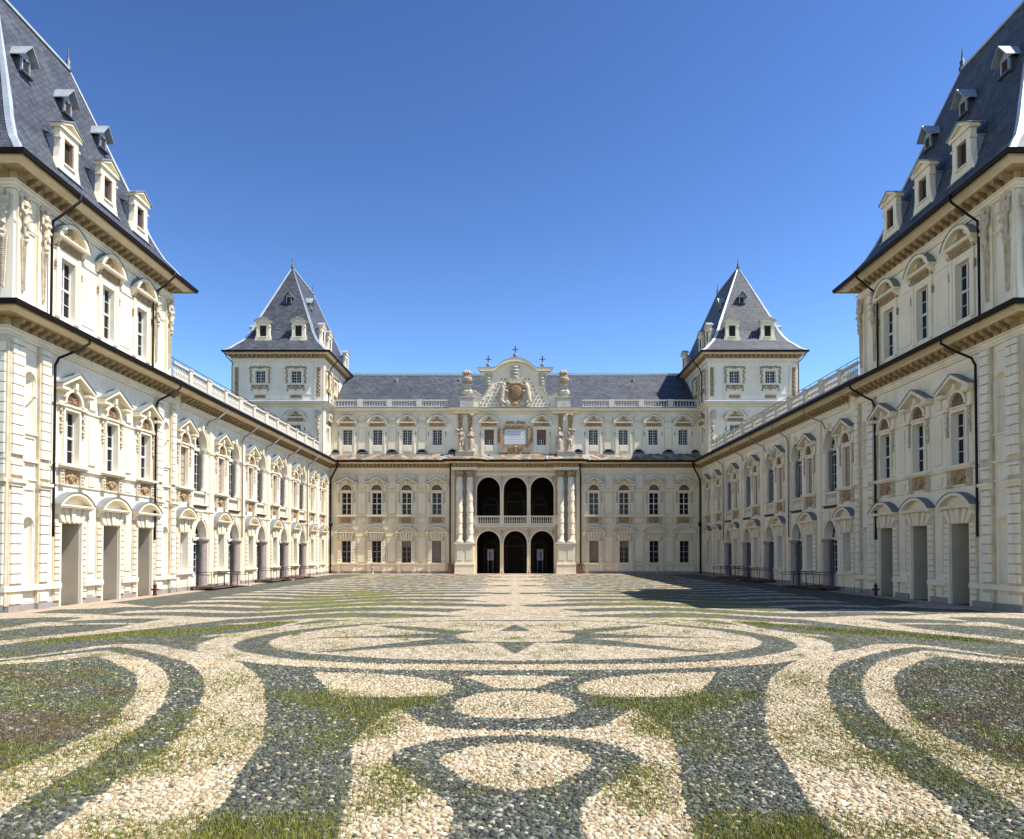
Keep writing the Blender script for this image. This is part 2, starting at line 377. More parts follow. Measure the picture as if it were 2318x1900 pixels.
def make_ground_window(kind):
    rec = {'infill': 1.0}.get(kind, .36); w2 = .78 if kind == 'infill' else .54; zt = 3.86 if kind == 'infill' else 3.72
    z0 = 0.0 if kind == 'infill' else 1.245
    mb = MB(); jb = MB(); jb.prism([(-w2-.1, zt+.03), (w2+.1, zt+.03), (w2+.4, 4.57), (-w2-.4, 4.57)], 0, .045)
    for s in (-1, 1):
        a, b = (w2+.10, w2+.44)
        z = .3 if kind == 'infill' else 1.22
        k = 0
        while z < zt-.05:
            x0, x1 = sorted((s*a, s*b)); mb.box(x0, x1, 0, .12, z, min(z+.245, zt)); z += .31; k += 1
        x0, x1 = sorted((s*w2, s*(w2+.1))); mb.box(x0, x1, 0, .12, z0+.01, zt)
        x0, x1 = sorted((s*(w2+.1), s*(w2+.5))); jb.box(x0, x1, 0, .05, z0 if z0 > .5 else .28, 4.27)
    for k in range(-2, 3):                           # fan of voussoirs over the lintel
        c0, c1 = k*.235*w2/.54, k*.36*w2/.54; h0, h1 = .085*w2/.54, .13*w2/.54; pr = .22 if k == 0 else .17
        mb.prism([(c0-h0, zt+.05), (c0+h0, zt+.05), (c1+h1, 4.56), (c1-h1, 4.56)], 0, pr)
    mb.box(-w2, w2, 0, .11, zt, zt+.05)
    wn = proto('door_bay' if kind == 'infill' else 'window', mb, 'trim')
    hw = 1.3 if kind != 'infill' else 1.36
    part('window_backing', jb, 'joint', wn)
    part('hood', seg_hood(hw, 4.57, 5.32, .42), 'trim', wn); part('hood_cover', hood_cover(hw, 4.57, 5.32, .42), 'cover', wn)
    if kind != 'infill':
        sl = MB(); sl.box(-1.2, 1.2, 0, .26, 1.1, 1.22); sl.box(-1.12, 1.12, 0, .19, 1.02, 1.1)
        for s in (-1, 1):
            x0, x1 = sorted((s*.62, s*1.0)); sl.box(x0, x1, 0, .14, .28, 1.02)
        sl.box(-.6, .6, 0, .03, .42, .92)
        part('sill', sl, 'trim', wn)
        ft = MB()
        for s in (-1, 1):
            x0, x1 = sorted((s*.6, s*1.02)); ft.box(x0, x1, 0, .16, 0, .28)
        parts_x('plinth_foot', ft, 'greystone', wn)
    if kind == 'infill':
        p = MB(); p.box(-.78, .78, -1.02, -.98, 0, 3.86); p.box(.76, .779, -.98, -.02, 0, 3.85); p.box(-.779, -.76, -.98, -.02, 0, 3.85); part('infill_panel', p, 'beige', wn)
    elif kind == 'shut':
        p = MB(); p.box(-.54, .54, -.3, -.26, z0, zt); part('shutter', p, 'brown', wn)
    elif kind == 'half':
        part('sash', sash(.54, z0, zt, .3, 2, 4, 'greywood'), 'greywood', wn); part('pane', pane(.54, z0, zt, .3), 'glass', wn)
        p = MB(); p.box(-.5, .5, -.28, -.25, 3.0, zt); part('blind', p, 'brown', wn)
    else:
        jm = 'greywood' if kind == 'dark' else 'white'
        part('sash', sash(.54, z0, zt, .3, 2, 4, jm, transom=2.5, mw=.016), jm, wn); part('pane', pane(.54, z0, zt, .3), 'glass', wn)
    return wn
def make_first_window(kind):
    zt, z0, w2 = 9.17, 6.69, .54
    mb = MB()
    for s in (-1, 1):
        for a, b, d in ((.54, .67, .1), (.67, 1.0, .04)):
            x0, x1 = sorted((s*a, s*b)); mb.box(x0, x1, 0, d, z0-.07, 9.34)
        x0, x1 = sorted((s*.74, s*1.1)); mb.box(x0, x1, 0, .17, 9.36, 9.48); mb.box(x0+.03, x1-.03, 0, .13, 9.48, 9.98)
        x0, x1 = sorted((s*.6, s*1.12)); mb.box(x0, x1, 0, .2, 9.3, 9.36)
    mb.box(-.54, .54, 0, .1, zt, 9.34); mb.box(-.6, .6, 0, .16, 9.34, 9.44)
    sp = 9.46
    mb.band(archpts(-.6, .6, sp, sp+.62, grow=.13), archpts(-.6, .6, sp, sp+.62), 0, .19)
    wn = proto('window', mb, 'trim')
    pd = MB(); hw = 1.3; zb, za = 10.0, 10.96
    for s in (-1, 1):
        q = [(s*hw, zb+.12), (s*hw, zb+.26), (0, za), (0, za-.19)]
        if s < 0: q = q[::-1]
        pd.prism(q, 0, .44)
        q = [(s*(hw-.06), zb+.12), (s*.35, zb+.47), (s*.35, zb+.40), (s*(hw-.3), zb+.12)]
        x0, x1 = sorted((s*.72, s*hw)); pd.box(x0, x1, 0, .43, zb, zb+.12)
        x0, x1 = sorted((s*.74, s*(hw-.07))); pd.box(x0, x1, 0, .36, zb-.05, zb)
    
    pd.box(-.1, .1, 0, .3, 10.2, 10.5)
    part('pediment', pd, 'trim', wn)
    cv = MB()
    for s in (-1, 1):
        q = [(s*(hw+.03), zb+.255), (s*(hw+.03), zb+.285), (0, za+.035), (0, za+.003)]
        if s < 0: q = q[::-1]
        cv.prism(q, 0, .48)
    part('pediment_cover', cv, 'cover', wn)
    sh = MB(); sh.prism(list(reversed(archpts(-.58, .58, sp, sp+.6))), .0, .03)
    for k in range(9):
        a = math.pi*(k+.5)/9; sh.tube([(0, .03, sp+.05), (.32*math.cos(a), .04, sp+.05+.3*math.sin(a)), (.54*math.cos(a), .05, sp+.05+.5*math.sin(a))], .035, 5)
    sh.ball(-.25, .06, sp+.1, .22, .07, .08); sh.ball(.25, .06, sp+.1, .22, .07, .08)
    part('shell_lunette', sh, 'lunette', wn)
    gl = MB()
    for s in (-1, 1):
        for k, (dx, r) in enumerate(((0, .1), (.03, .07), (-.03, .06), (.03, .075), (-.02, .06), (.03, .07), (0, .1), (0, .07))):
            gl.ball(s*(.86+dx), .09, 9.24-k*.16, r, .07, .1, 6, 5)
        for k in range(22): gl.ball(s*.735, .05, 6.75+k*.11, .035, .03, .04, 5, 4)
    parts_x('garland', gl, 'carved', wn, gap=.16)
    sl = MB(); sl.box(-1.12, 1.12, 0, .3, 6.5, 6.61); sl.box(-1.04, 1.04, 0, .22, 6.42, 6.5)
    part('sill', sl, 'trim', wn)
    bk = MB()
    for s in (-1, 1):
        x0, x1 = sorted((s*.6, s*.92)); bk.box(x0, x1, 0, .12, 5.68, 6.42); bk.box(x0-.03, x1+.03, 0, .17, 5.6, 5.68)
        for k in range(4): bk.ball(s*.76, .12, 6.3-k*.16, .11-.015*k, .07, .08, 6, 5)
    parts_x('sill_bracket', bk, 'carved', wn)
    rp = MB(); rp.box(-.56, .56, 0, .02, 5.72, 6.4)
    for x, z, r in ((0, 6.08, .15), (-.1, 5.95, .1), (.1, 5.95, .1), (0, 5.88, .09), (-.22, 6.08, .1), (.22, 6.08, .1), (-.38, 6.02, .07), (.38, 6.02, .07)):
        rp.ball(x, .06, z, r, .09, r, 7, 5)
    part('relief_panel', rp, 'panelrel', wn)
    if kind == 'blind':
        p = MB(); p.box(-.54, .54, -.2, -.16, z0, zt)
        part('blind', p, 'pinkblind', wn)
        g = MB(); g.box(-.49, .49, -.16, -.135, z0+.05, z0+.1)
        for k in range(1, 6): g.box(-.54, .54, -.158, -.14, z0+k*.41-.015, z0+k*.41+.015)
        g.box(-.54, -.48, -.16, -.13, z0, zt); g.box(.48, .54, -.16, -.13, z0, zt)
        part('blind_frame', g, 'brown', wn)
    else:
        part('sash', sash(.54, z0, zt, .2, 2, 4, 'white', transom=7.93, fw=.05, mw=.014), 'white' if kind == 'white' else 'trim', wn)
        part('pane', pane(.54, z0, zt, .2), 'glass', wn)
    return wn
def make_attic_window(kind):
    z0, zt = (13.65, 16.35) if kind == 'tall' else (14.65, 16.4)
    lo = 13.5
    mb = MB()
    for s in (-1, 1):
        for a, b, d in ((.54, .74, .06), (.74, .92, .1)):
            x0, x1 = sorted((s*a, s*b)); mb.box(x0, x1, 0, d, lo, 16.75)
    mb.box(-.74, .74, 0, .058, zt, 16.74)
    if kind != 'tall': mb.box(-.54, .54, 0, .05, lo+.3, z0); mb.box(-.44, .44, 0, .075, lo+.45, z0-.12)
    wn = proto('window', mb, 'trim')
    hd = seg_hood(1.2, 17.1, 18.02, .38, .16)
    part('hood', hd, 'trim', wn); part('hood_cover', hood_cover(1.2, 17.1, 18.02, .38), 'cover', wn)
    fr = MB(); fr.box(-.98, .98, 0, .12, 16.76, 17.08)
    for k in range(9): fr.ball(-.85+k*.2125, .13, 16.92, .07, .06, .1, 6, 5)
    for s in (-1, 1):
        fr.ball(s*1.0, .1, 16.9, .1, .1, .13, 6, 5); fr.ball(s*.99, .08, 16.0, .05, .06, .14, 6, 5); fr.ball(s*.99, .08, 15.8, .06, .06, .08, 6, 5)
    for x, z, r in ((0, 17.56, .2), (-.2, 17.42, .16), (.2, 17.42, .16), (-.4, 17.36, .12), (.4, 17.36, .12), (-.6, 17.32, .07), (.6, 17.32, .07), (0, 17.76, .08)):
        fr.ball(x, .13, z, r, .13, r, 7, 5)
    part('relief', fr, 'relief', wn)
    if kind == 'tall':
        part('sash', sash(.54, z0, zt, .2, 2, 4, transom=15.0, fw=.055, mw=.016), 'white', wn)
    elif kind == 'blind':
        part('sash', sash(.54, z0-.3, zt, .28, 4, 7, mw=.016), 'white', wn)
        p = MB(); p.box(-.5, .5, -.27, -.25, 15.25, zt); part('blind', p, 'blind', wn)
    else: part('sash', sash(.54, z0, zt, .28, 4, 6, mw=.016), 'white', wn)
    part('pane', pane(.54, z0-(.3 if kind == 'blind' else 0), zt, .2 if kind == 'tall' else .28), 'glass', wn)
    return wn
def make_scroll_window():                            # small square window of the rear towers in a scrolled cartouche
    z0, zt, w2 = 21.0, 22.32, .56
    mb = MB()
    for s in (-1, 1):
        x0, x1 = sorted((s*w2, s*.86)); mb.box(x0, x1, 0, .06, z0-.22, zt+.22)
    mb.box(-w2, w2, 0, .06, zt, zt+.22); mb.box(-w2, w2, 0, .06, z0-.22, z0)
    wn = proto('window', mb, 'trim')
    c = MB()
    for s in (-1, 1):
        c.tube([(s*.95, .06, zt+.1), (s*1.1, .08, zt-.2), (s*.93, .06, zt-.5), (s*1.08, .08, z0+.4), (s*.95, .06, z0+.1), (s*1.1, .08, z0-.02)], .075, 6)
        c.tube([(0, .1, zt+.5), (s*.2, .08, zt+.34), (s*.5, .08, zt+.5), (s*.75, .08, zt+.38), (s*1.05, .08, zt+.42), (s*1.12, .08, zt+.2)], .085, 6)
        c.tube([(s*.86, .06, z0-.25), (s*.9, .08, z0-.75)], .05, 5); c.ball(s*.9, .08, z0-.82, .07, .06, .12, 6, 5)
        c.tube([(s*.85, .06, z0-.35), (s*.5, .1, z0-.62), (s*.2, .12, z0-.5), (0, .13, z0-.75)], .08, 6)
    c.ball(0, .1, zt+.38, .2, .12, .15); c.ball(0, .12, z0-.42, .22, .12, .16); c.ball(0, .12, z0-.66, .14, .12, .18)
    c.box(-.9, .9, 0, .07, z0-.36, z0-.24)
    part('scroll_frame', c, 'relief', wn)
    part('sash', sash(w2, z0, zt, .22, 4, 4, mw=.018), 'white', wn); part('pane', pane(w2, z0, zt, .22), 'glass', wn)
    return wn
def make_dormer():                                   # origin on the gutter line below the dormer; outward -y
    mb = MB()
    b0 = -1.55                                       # front face stands this far behind the gutter
    f = -b0
    for s in (-1, 1):
        x0, x1 = sorted((s*.38, s*.72)); mb.box(x0, x1, b0-.3, b0, 1.55, 3.62)
        mb.prism([(s*.72, 1.55), (s*1.0, 1.55), (s*.78, 2.2), (s*.72, 2.7)][::s], b0-.3, b0-.02)
        x0, x1 = sorted((s*.66, s*.8)); mb.box(x0, x1, b0-.3, b0+.05, 3.12, 3.22)
    mb.box(-.38, .38, b0-.3, b0, 1.55, 2.05); mb.box(-.38, .38, b0-.3, b0, 3.28, 3.62); mb.box(-.44, .44, b0, b0+.07, 1.97, 2.05)
    mb.box(-.86, .86, b0-.4, b0+.1, 3.62, 3.76)
    mb.prism([(-.78, 3.76), (.78, 3.76), (0, 4.12)], b0-.3, b0-.02)
    mb.prism([(-.92, 3.76), (-.72, 3.76), (0, 4.1), (0, 4.24)], b0-.3, b0+.14); mb.prism([(.92, 3.76), (0, 4.24), (0, 4.1), (.72, 3.76)], b0-.3, b0+.14)
    d = proto('dormer', mb, 'trim')
    rf = MB()
    for s in (-1, 1):
        q = [(s*.96, 3.765), (s*.96, 3.80), (0, 4.30), (0, 4.255)]
        rf.prism(q if s > 0 else q[::-1], b0-.55, b0+.2)
    rf.prism([(-.66, 1.55), (.66, 1.55), (.66, 3.3), (0, 3.62), (-.66, 3.3)], b0-2.4, b0-.302)
    rf.prism([(-.74, 3.3), (-.70, 3.24), (0, 3.64), (0, 3.72)], b0-2.5, b0-.31); rf.prism([(.70, 3.24), (.74, 3.3), (0, 3.72), (0, 3.64)], b0-2.5, b0-.31)
    rf.box(-.98, .98, b0-.3, b0+.12, 1.49, 1.545)
    part('dormer_roof', rf, 'lead', d)
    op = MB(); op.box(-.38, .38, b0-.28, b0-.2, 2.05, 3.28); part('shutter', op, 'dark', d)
    op = MB(); op.box(.30, .38, b0-.2, b0-.04, 2.05, 3.28); part('shutter_leaf', op, 'brown', d)
    return d
def make_small_dormer():                             # origin at the gutter line
    mb = MB(); b0 = -4.2
    for s in (-1, 1):
        x0, x1 = sorted((s*.22, s*.3)); mb.box(x0, x1, b0-.1, b0, 6.5, 7.2)
        q = [(s*.56, 7.12), (s*.56, 7.17), (0, 7.88), (0, 7.8)]
        mb.prism(q if s > 0 else q[::-1], b0-1.6, b0+.3)
    mb.prism([(-.44, 7.18), (.44, 7.18), (0, 7.74)], b0-.1, b0-.02)
    d = proto('dormer', mb, 'lead')
    c = MB(); c.box(-.29, .29, b0-1.2, b0-.1, 6.3, 7.2); c.box(-.4, .4, b0-.15, b0+.12, 6.42, 6.5); part('dormer_cheek', c, 'leaddark', d)
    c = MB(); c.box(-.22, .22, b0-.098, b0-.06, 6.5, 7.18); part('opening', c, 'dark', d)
    return d
GW = {k: make_ground_window(k) for k in ('dark', 'white', 'shut', 'half', 'infill')}
FW = {k: make_first_window(k) for k in ('dark', 'white', 'blind')}
AW = {k: make_attic_window(k) for k in ('tall', 'grid', 'blind')}
SW = make_scroll_window(); DR = make_dormer(); SD = make_small_dormer()

def rustic(mb, x0, x1, z0, z1, d0, d1, row=.42, gap=.05, split=True):
    z = z0; k = 0
    while z < z1-.08:
        zz = min(z+row-gap, z1)
        if split and k % 2 == 0 and x1-x0 > .6:
            c = (x0+x1)/2; mb.box(x0, c-.012, d0, d1, z, zz); mb.box(c+.012, x1, d0, d1, z, zz)
        else: mb.box(x0, x1, d0, d1, z, zz)
        z += row; k += 1
def modillions(mb, path_pts, z0, z1, proj, pitch, w=.22, closed=False):
    """scrolled brackets along a plan path (outside on the right)"""
    n = len(path_pts); segs = range(n if closed else n-1)
    for k in segs:
        a = Vector(path_pts[k]); b = Vector(path_pts[(k+1) % n]); t = (b-a); Ln = t.length; t.normalize(); nn = Vector((t.y, -t.x))
        c = max(1, int(round(Ln/pitch)))
        for j in range(c):
            p = a+t*(Ln*(j+.5)/c)
            h = z1-z0
            pr = [(0, z0), (proj*.25, z0), (proj*.4, z0+h*.35), (proj*.85, z0+h*.55), (proj, z0+h*.75), (proj, z1), (0, z1)]
            i = len(mb.v); m = len(pr)
            for sgn in (-1, 1):
                for d, z in pr:
                    q = p+nn*d+t*(sgn*w/2); mb.v.append((q.x, q.y, z))
            mb.f.append(tuple(i+x for x in range(m))); mb.f.append(tuple(i+m+x for x in range(m-1, -1, -1))); mb.sm += [False]*2
            for x in range(m):
                x2 = (x+1) % m; mb.f.append((i+x2, i+x, i+m+x, i+m+x2)); mb.sm.append(False)
def cornice(root, path, z, over, closed=False, dz=0, pitch=.56, gut=True, arch=True):
    """z = gutter height; parts: entablature, modillions, soffit, gutter. path relative to root"""
    if arch:
        e = MB(); e.sweep(path, [(0, z-1.04), (.10, z-1.04), (.10, z-.93), (.14, z-.92), (.14, z-.79), (.22, z-.75), (.22, z-.70), (.06, z-.68), (0, z-.68)], closed); part('architrave', e, 'trim', root)
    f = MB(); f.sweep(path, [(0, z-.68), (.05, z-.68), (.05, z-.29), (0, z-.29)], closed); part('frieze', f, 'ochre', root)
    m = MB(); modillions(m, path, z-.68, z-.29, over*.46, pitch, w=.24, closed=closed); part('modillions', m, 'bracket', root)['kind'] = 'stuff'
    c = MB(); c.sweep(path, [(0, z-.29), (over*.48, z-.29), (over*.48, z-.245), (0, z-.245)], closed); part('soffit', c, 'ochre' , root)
    c = MB(); c.sweep(path, [(0, z-.244), (over*.53, z-.244), (over*.56, z-.21), (over*.72, z-.17), (over*.86, z-.14), (over*.97, z-.12), (over*.97, z-.02), (0, z-.02)], closed); part('cornice', c, 'trim' , root)
    c = MB(); c.sweep(path, [(over*.86, z-.175), (over*.93, z-.175), (over*.93, z-.1), (over*.86, z-.1)], closed); part('fascia', c, 'ochre', root)
    if gut:
        g = MB(); g.sweep(path, [(over*.9, z-.135), (over+.03, z-.135), (over+.09, z+.06), (over*.9, z+.09)], closed); part('gutter', g, 'gutter', root)
PROFILE = [(1, 0), (.9, .035), (.82, .083), (.73, .13), (.66, .188), (.60, .25), (.54, .338), (0, 1)]
def hip_roof(root, x0, x1, y0, y1, z, over, rise, wy=None):
    """bell-cast hipped roof with its ridge along y; x/y are wall lines relative to the root"""
    X0, X1, Y0, Y1 = x0-over, x1+over, y0-over, y1+over
    W = (X1-X0)/2; Wy = wy or W; mb = MB(); loops = []
    for wv, fr in PROFILE:
        ix = (1-wv)*W; iy = (1-wv)*Wy; zz = z+rise*fr
        if wv == 0: ix = W-.02
        loops.append([(X0+ix, Y0+iy, zz), (X1-ix, Y0+iy, zz), (X1-ix, Y1-iy, zz), (X0+ix, Y1-iy, zz)])
    for a, b in zip(loops[:-1], loops[1:]):
        for k in range(4):
            k2 = (k+1) % 4; mb.face([a[k], a[k2], b[k2], b[k]], False)
    mb.face(loops[-1]); mb.face(loops[0][::-1])
    part('roof', mb, 'slate', root)
    hp = MB()
    for k in range(4):
        pts = [Vector(l[k]) for l in loops]
        sx = 1 if k in (1, 2) else -1; sy = -1 if k < 2 else 1
        for p, q in zip(pts[:-1], pts[1:]):
            n = Vector((sx*.6, sy*.6, .5)).normalized()*.035; wd = .26
            a1 = p+Vector((-sx*wd, 0, 0)); b1 = q+Vector((-sx*wd*(.3 if q is pts[-1] else 1), 0, 0)); a2 = p+Vector((0, -sy*wd, 0)); b2 = q+Vector((0, -sy*wd*(.3 if q is pts[-1] else 1), 0))
            hp.face([a1+n, p+n*2, q+n*2, b1+n]); hp.face([p+n*2, a2+n, b2+n, q+n*2])
            hp.face([p, p+n*2, a1+n, a1]); hp.face([a2, a2+n, p+n*2, p])
    rl = loops[-1]
    hp.box(rl[0][0]-.12, rl[1][0]+.12, -rl[2][1], -rl[0][1], rl[0][2]-.08, rl[0][2]+.05)
    part('hip_flashing', hp, 'flash', root)
    for yy in (rl[0][1], rl[2][1]):
        f = MB(); cx = (rl[0][0]+rl[1][0])/2
        f.lathe(cx, -yy, [(.16, rl[0][2]-.1), (.2, rl[0][2]+.1), (.1, rl[0][2]+.25), (.15, rl[0][2]+.45), (.06, rl[0][2]+.55), (.06, rl[0][2]+.7), (.015, rl[0][2]+1.25)], 8)
        part('roof_finial', f, 'leaddark', root)
def downpipe(root, pts, r=.075, m='gutter'):
    mb = MB(); mb.tube(pts, r, 8)
    return mb
def balusters(mb, x0, x1, d, z0, z1, pitch=.22, r=.075):
    n = max(1, int(round((x1-x0)/pitch))); h = z1-z0
    for k in range(n):
        x = x0+(x1-x0)*(k+.5)/n
        mb.lathe(x, d, [(r*.85, z0), (r*.85, z0+.08*h), (r*.5, z0+.14*h), (r, z0+.34*h), (r*.75, z0+.5*h), (r*.42, z0+.72*h), (r*.5, z0+.86*h), (r*.85, z0+.92*h), (r*.85, z1)], 7)

LW = R(90)                                           # frame rotation of a wall that faces +x
XW = -21.1
HERM = None
def herm_proto():
    """carved terms on the attic pilasters: robed half figure over a tapering beaded strip"""
    b = [('b', -.02, .2, 17.78, .11, .12, .16), ('b', -.02, .16, 17.9, .15, .13, .1), ('b', -.22, .08, 17.85, .1, .1, .14), ('t', (-.2, .12, 17.6), (-.24, .1, 17.85), .06, .05), ('b', .22, .1, 17.7, .09, .1, .1),
         ('t', (-.19, .12, 17.55), (.18, .12, 17.52), .1, .1), ('t', (0, .1, 17.5), (.03, .12, 17.05), .18, .13), ('b', -.08, .22, 17.4, .08, .07, .08), ('b', .08, .22, 17.4, .08, .07, .08),
         ('t', (.2, .12, 17.5), (.26, .18, 17.2), .07, .055), ('t', (.26, .18, 17.2), (-.02, .27, 17.12), .055, .05), ('t', (-.2, .12, 17.5), (-.27, .16, 17.15), .07, .05),
         ('t', (-.22, .16, 17.15), (.2, .22, 16.85), .06, .07), ('t', (.2, .2, 16.9), (-.16, .2, 16.6), .07, .06), ('t', (.05, .12, 17.0), (.0, .14, 16.5), .15, .12), ('t', (-.16, .2, 16.62), (.14, .2, 16.42), .055, .05),
         ('t', (-.1, .14, 16.5), (-.06, .16, 16.15), .07, .05), ('t', (.1, .14, 16.5), (.07, .16, 16.15), .07, .05), ('b', 0, .16, 16.1, .12, .13, .1), ('b', 0, .14, 15.9, .09, .12, .12), ('x', -.11, .11, 0, .1, 15.75, 16.2)]
    return carve('term_figure', b, 'carved', .022)
def term_strip():
    mb = MB(); mb.prism([(-.07, 13.75), (.07, 13.75), (.17, 15.95), (-.17, 15.95)], 0, .09)
    for k in range(26): mb.ball(0, .1, 13.85+k*.08, .05+.003*k, .05, .035, 6, 4)
    return mb

# =================================================================== corner pavilion (left, then mirrored)
def build_pavilion():
    Y0, Y1, X0, X1 = 29.9, 44.6, -29.5, XW
    root = thing('corner_pavilion', 'tall cream corner pavilion with steep slate roof at the left edge, three walled-up doors below', 'building', (XW, (Y0+Y1)/2, 0), 'palace corner pavilions')
    ry = (Y0+Y1)/2; fr = (0, -ry, LW)                # facade frame: local x = world Y
    ffr = (X0-XW, Y0-ry, 0)                          # front (-y) facade frame: local x from X0
    Wd = X1-X0
    sy = (34.28, 37.68, 41.08)
    mb = MB()
    holes = [(y-.78, y+.78, 0, 3.86, None, 1.0) for y in sy]+[(y-.54, y+.54, 6.69, 9.17) for y in sy]
    niches = []
    for a in (31.3, 43.55):
        holes += [(a-.33, a+.33, 1.14, 4.0, 3.67, .02), (a-.33, a+.33, 7.7, 10.3, 9.97, .02)]
        niches += [(a, 1.14, 3.67), (a, 7.7, 9.97)]
    mb.wall(Y0, Y1, 0, 12.8, holes)
    for a, z0, sp in niches:                         # half-round niches
        n = 10
        for k in range(n):
            t0, t1 = math.pi*k/n, math.pi*(k+1)/n
            p0, p1 = (a-.33*math.cos(t0), .33*math.sin(t0)), (a-.33*math.cos(t1), .33*math.sin(t1))
            mb.face([(p0[0], p0[1], z0), (p1[0], p1[1], z0), (p1[0], p1[1], sp), (p0[0], p0[1], sp)], True)
            for j in range(4):
                f0, f1 = math.pi/2*j/4, math.pi/2*(j+1)/4
                def q(t, f): return (a-.33*math.cos(t)*math.cos(f), .33*math.sin(t)*math.cos(f), sp+.33*math.sin(f))
                mb.face([q(t0, f0), q(t1, f0), q(t1, f1), q(t0, f1)], True)
        mb.face([(a-.33, 0, z0), (a+.33, 0, z0), (a+.33, .34, z0), (a-.33, .34, z0)])
    part('wall', mb, 'stucco', root, (fr[0], fr[1], 0), LW)
    mb = MB(); mb.wall(Y0+.65, Y1-.05, 12.8, 18.4, [(y-.54, y+.54, 13.65, 16.35) for y in sy], d=-.25)
    part('upper_wall', mb, 'stucco', root, (fr[0], fr[1], 0), LW)
    mb = MB(); mb.wall(0, Wd, 0, 12.8, []); mb.wall(.25, Wd-.25, 12.8, 18.4, [], d=-.65)
    mb.face([(.25, Y1-Y0-.05, 0), (Wd-.25, Y1-Y0-.05, 0), (Wd-.25, Y1-Y0-.05, 18.4), (.25, Y1-Y0-.05, 18.4)])
    mb.face([(.25, .65, 0), (.25, Y1-Y0-.05, 0), (.25, Y1-Y0-.05, 18.4), (.25, .65, 18.4)])
    parts_x('side_wall', mb, 'stucco', root, ffr[:2]+(0,), 0)
    mb = MB(); mb.box(.0, 14.6, -8.0, -1.2, 12.7, 12.9); part('attic_floor', mb, 'leaddark', root, (0, Y0-ry, 0), LW)
    # relief layers on the court face
    ru = MB(); pl = MB(); sf = MB()
    for a, b in ((Y0+.02, 30.78), (31.78, 32.5), (42.15, 42.95), (43.98, Y1-.02)):
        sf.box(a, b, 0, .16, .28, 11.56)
        rustic(ru, a+.07, b-.07, 1.2, 5.2, .16, .25); rustic(ru, a+.07, b-.07, 5.75, 6.3, .16, .25); rustic(ru, a+.07, b-.07, 6.62, 11.46, .16, .25); rustic(ru, a+.07, b-.07, .34, .8, .16, .25)
        pl.box(a-.05, b+.05, .16, .34, 5.42, 5.56); pl.box(a-.02, b+.02, .16, .27, 5.28, 5.42)
    cr = MB(); cr.box(Y0-.03, 33.38, 0, .235, .86, 1.1); cr.box(41.98, Y1+.03, 0, .235, .86, 1.1); cr.box(35.18, 36.78, 0, .235, .86, 1.1); cr.box(38.58, 40.18, 0, .235, .86, 1.1)
    parts_x('plinth_moulding', cr, 'trim', root, (fr[0], fr[1], 0), LW)
    cr = MB(); cr.box(Y0-.02, Y1+.02, 0, .12, 6.4, 6.5); part('string_course', cr, 'trim', root, (fr[0], fr[1], 0), LW)
    cr = MB(); cr.box(Y0+.02, Y1-.02, 0, .06, 9.3, 9.36); part('string_course', cr, 'trim', root, (fr[0], fr[1], 0), LW)
    cr = MB(); cr.box(Y0+.02, Y1-.02, 0, .06, 5.62, 5.68); part('string_course', cr, 'trim', root, (fr[0], fr[1], 0), LW)
    for a in (31.3, 43.55):                          # framed blank panels beside the niches
        for z0, z1 in ((5.75, 6.3), (6.75, 7.45), (10.75, 11.25), (4.5, 5.2)):
            pl.box(a-.38, a-.33, 0, .05, z0, z1); pl.box(a+.33, a+.38, 0, .05, z0, z1); pl.box(a-.38, a+.38, 0, .05, z1, z1+.05)
        pl.band(archpts(a-.36, a+.36, 3.67, 4.03, grow=.08), archpts(a-.36, a+.36, 3.67, 4.03), 0, .05)
        pl.band(archpts(a-.36, a+.36, 9.97, 10.33, grow=.08), archpts(a-.36, a+.36, 9.97, 10.33), 0, .05)
        pl.box(a-.46, a-.38, 0, .05, 7.7, 9.97); pl.box(a+.38, a+.46, 0, .05, 7.7, 9.97); pl.box(a-.48, a+.48, 0, .09, 7.6, 7.7)
        ru.box(a-.3, a+.3, 0, .02, .35, .75)
    for y in (35.98, 39.38):                         # blank panels between the windows
        for z0, z1 in ((1.5, 4.9), (5.75, 6.2), (6.8, 9.1), (9.55, 10.15), (.4, .8)):
            pl.box(y-.3, y+.3, 0, .07, z0, z1)
    for y in sy: pl.box(y-1.0, y+1.0, 0, .03, 10.85, 11.35)
    parts_x('pilaster', pl, 'trim', root, (fr[0], fr[1], 0), LW); parts_x('rustication', ru, 'stucco', root, (fr[0], fr[1], 0), LW)
    bs = MB()
    for a, b in ((Y0-.03, 33.38), (35.18, 36.78), (38.58, 40.18), (41.98, Y1)): bs.box(a, b, 0, .05, 0, .28)
    for a, b in ((Y0-.03, 30.81), (31.75, 32.53), (42.12, 42.98), (43.95, Y1+.01)): bs.box(a, b, .05, .24, 0, .28)
    parts_x('stone_base', bs, 'greystone', root, (fr[0], fr[1], 0), LW)
    # front face corner pilaster, niche side
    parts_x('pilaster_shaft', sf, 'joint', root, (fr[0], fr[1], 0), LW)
    ru = MB(); pl = MB(); sf = MB()
    for a, b in ((Wd-1.0, Wd+.16), (0, 1.0), (Wd-3.0, Wd-2.1)):
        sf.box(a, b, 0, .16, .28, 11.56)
        for z0, z1 in ((1.2, 5.2), (5.75, 6.3), (6.62, 11.2), (.34, .8)): rustic(ru, a+.07, b-.07, z0, z1, .16, .25)
        pl.box(a-.05, b+.05, .16, .34, 5.42, 5.56)
    cr = MB(); cr.box(-.03, Wd+.2, 0, .235, .86, 1.1); cr.box(-.02, Wd+.1, 0, .225, 6.4, 6.56); part('string_course', cr, 'trim', root, ffr[:2]+(0,), 0)
    parts_x('pilaster', pl, 'trim', root, ffr[:2]+(0,), 0); parts_x('rustication', ru, 'stucco', root, ffr[:2]+(0,), 0)
    parts_x('pilaster_shaft', sf, 'joint', root, ffr[:2]+(0,), 0)
